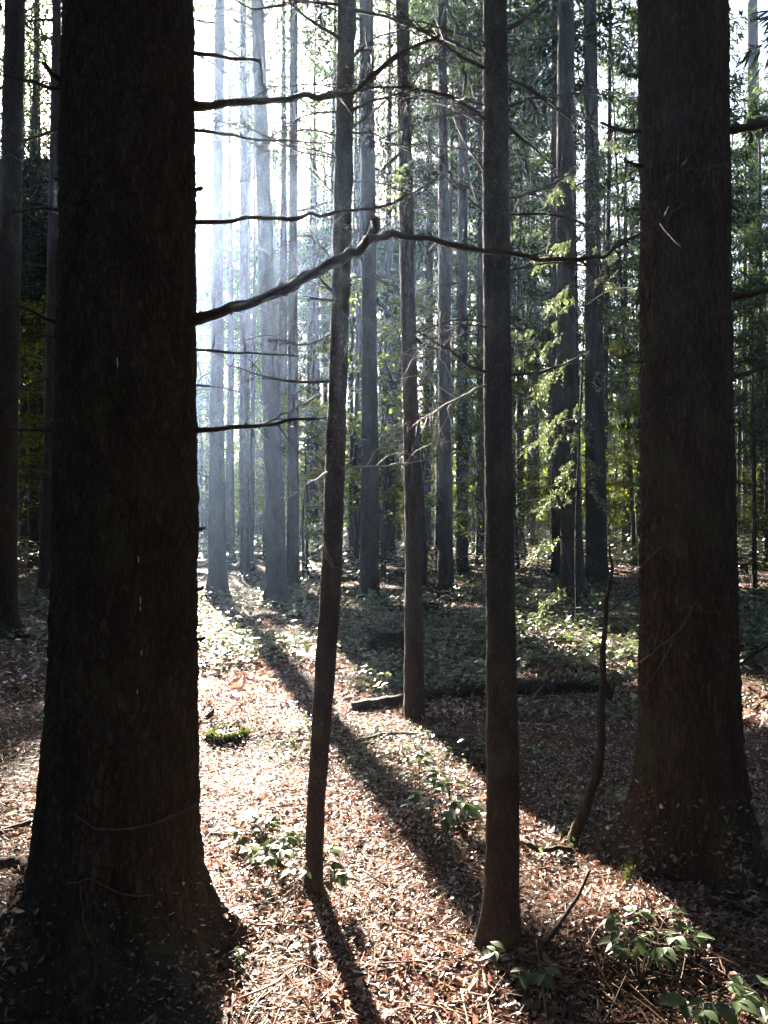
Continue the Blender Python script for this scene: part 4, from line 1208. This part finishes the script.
n_ = 140000
X, Y = scatter(n_, 0, 1.7, 8.0)
base = np.stack([X, Y, ground(X, Y) + rng.uniform(0.004, 0.03, n_)], 1)
az = rng.uniform(0, 2 * PI, n_)
d = np.stack([np.cos(az), np.sin(az), rng.normal(size=n_) * 0.15], 1)
o = tag(link('twig_litter', soup('twig_litter', strips(base, d, np.clip(0.05 * np.exp(rng.normal(size=n_) * 0.6), 0.015, 0.2), rng.uniform(0.0018, 0.006, n_), np.tile([[0, 0, 1.0]], (n_, 1))), [M_CHIP])), 'needles and broken twig bits among the fallen leaves', None, None, 'stuff')
mb = MB()
for k in range(700):
    Y = 1.9 * (9 / 1.9) ** rng.uniform(); X = rng.uniform(-1, 1) * (0.55 * Y + 0.3)
    a_ = rng.uniform(0, PI); l = rng.uniform(0.1, 0.42)
    P = []
    for q in (-0.5, 0.0, 0.5):
        x, y = X + math.cos(a_) * l * q, Y + math.sin(a_) * l * q
        P.append([x + rng.normal() * 0.012, y + rng.normal() * 0.012, float(ground(x, y)) + rng.uniform(0.012, 0.04)])
    r0 = rng.uniform(0.0015, 0.0045)
    mb.add(tube(smooth_path(np.array(P), 7), np.linspace(r0, r0 * 0.5, 7), 5))
tag(link('twig_litter', mb.mesh('twig_litter', [M_CHIP])), 'thin broken twigs strewn over the forest floor', None, None, 'stuff')

# low green herbs in patches
def herbs(n, y0, y1, size, thr, seed, hmax, mat, side=None):
    X, Y = scatter(n, 0, y0, y1, 0.8)
    m = vn(X * 0.55, Y * 0.55, 0, seed) + 0.5 * vn(X * 1.7, Y * 1.7, 0, seed + 1)
    s = X * NX[0] + Y * NX[1]
    lim = thr + np.where((s > -1.0) & (s < 1.2) & (Y < 15), np.where(Y < 5, 0.42, 0.18), 0.0)
    k = m > lim
    X, Y = X[k], Y[k]; n = len(X)
    # clumps: snap to plant centres, leaves fan round
    per = 5
    X = np.repeat(X, per); Y = np.repeat(Y, per); n2 = len(X)
    az = rng.uniform(0, 2 * PI, n2)
    hh = np.repeat(rng.uniform(0.3, 1.0, n) * hmax, per) * rng.uniform(0.6, 1.1, n2)
    rr_ = size * rng.uniform(0.2, 1.0, n2)
    base = np.stack([X + np.cos(az) * rr_, Y + np.sin(az) * rr_, ground(X, Y) + hh], 1)
    d = np.stack([np.cos(az), np.sin(az), rng.normal(size=n2) * 0.35 - 0.1], 1)
    L = size * rng.uniform(0.6, 1.2, n2)
    return strips(base, d, L, L * 0.72, np.tile([[0, 0, 1.0]], (n2, 1)))
Q = np.concatenate([herbs(6500, 3.6, 9, 0.035, 0.30, 61, 0.07, None), herbs(12000, 6.0, 18, 0.066, 0.04, 65, 0.18, None), herbs(2600, 7.5, 20, 0.09, 0.05, 95, 0.34, None), herbs(14000, 8, 34, 0.085, 0.15, 71, 0.2, None), herbs(16000, 20, 75, 0.17, -0.15, 81, 0.9, None)])
tag(link('ground_cover', soup('ground_cover', Q, [M_HERB])), 'low green woodland herbs patching the shaded floor', None, None, 'stuff')

# the wood that closes the view far off, and a ring around the camera
r = np.random.default_rng(91)
Q = []
for k in range(1150):
    if k < 560: a_ = r.uniform(-0.80, 0.80); Rr = r.uniform(66, 104)
    else: a_ = r.uniform(0.8, 2 * PI - 0.8); Rr = r.uniform(27, 50)  # unseen ring beside and behind the camera, added to block low sky light
    x, y = Rr * math.sin(a_), Rr * math.cos(a_)
    h = r.uniform(9, 24) if not (k < 560 and -0.27 < a_ < 0.07) else r.uniform(6, 15)
    n_ = int(85 + 14 * h)
    zz = r.uniform(0, 1, n_) ** 1.2
    rad = (0.9 + 1.6 * (1 - zz)) * r.uniform(0.7, 1.2)
    th = r.uniform(0, 2 * PI, n_); q = np.sqrt(r.uniform(0, 1, n_)) * rad
    base = np.stack([x + q * np.cos(th), y + q * np.sin(th), float(ground(x, y)) + zz * h], 1)
    Q.append(strips(base, r.normal(size=(n_, 3)) + np.array([0, 0, -0.4]), r.uniform(0.5, 1.1, n_), r.uniform(0.2, 0.42, n_)))
Q = np.concatenate(Q)
tag(link('far_woods', soup('far_woods', Q, [M_NEEDLE, M_BEECH], (r.uniform(size=len(Q)) < 0.3).astype(int))), 'far off green wood closing the view behind the trunks', None, None, 'stuff')
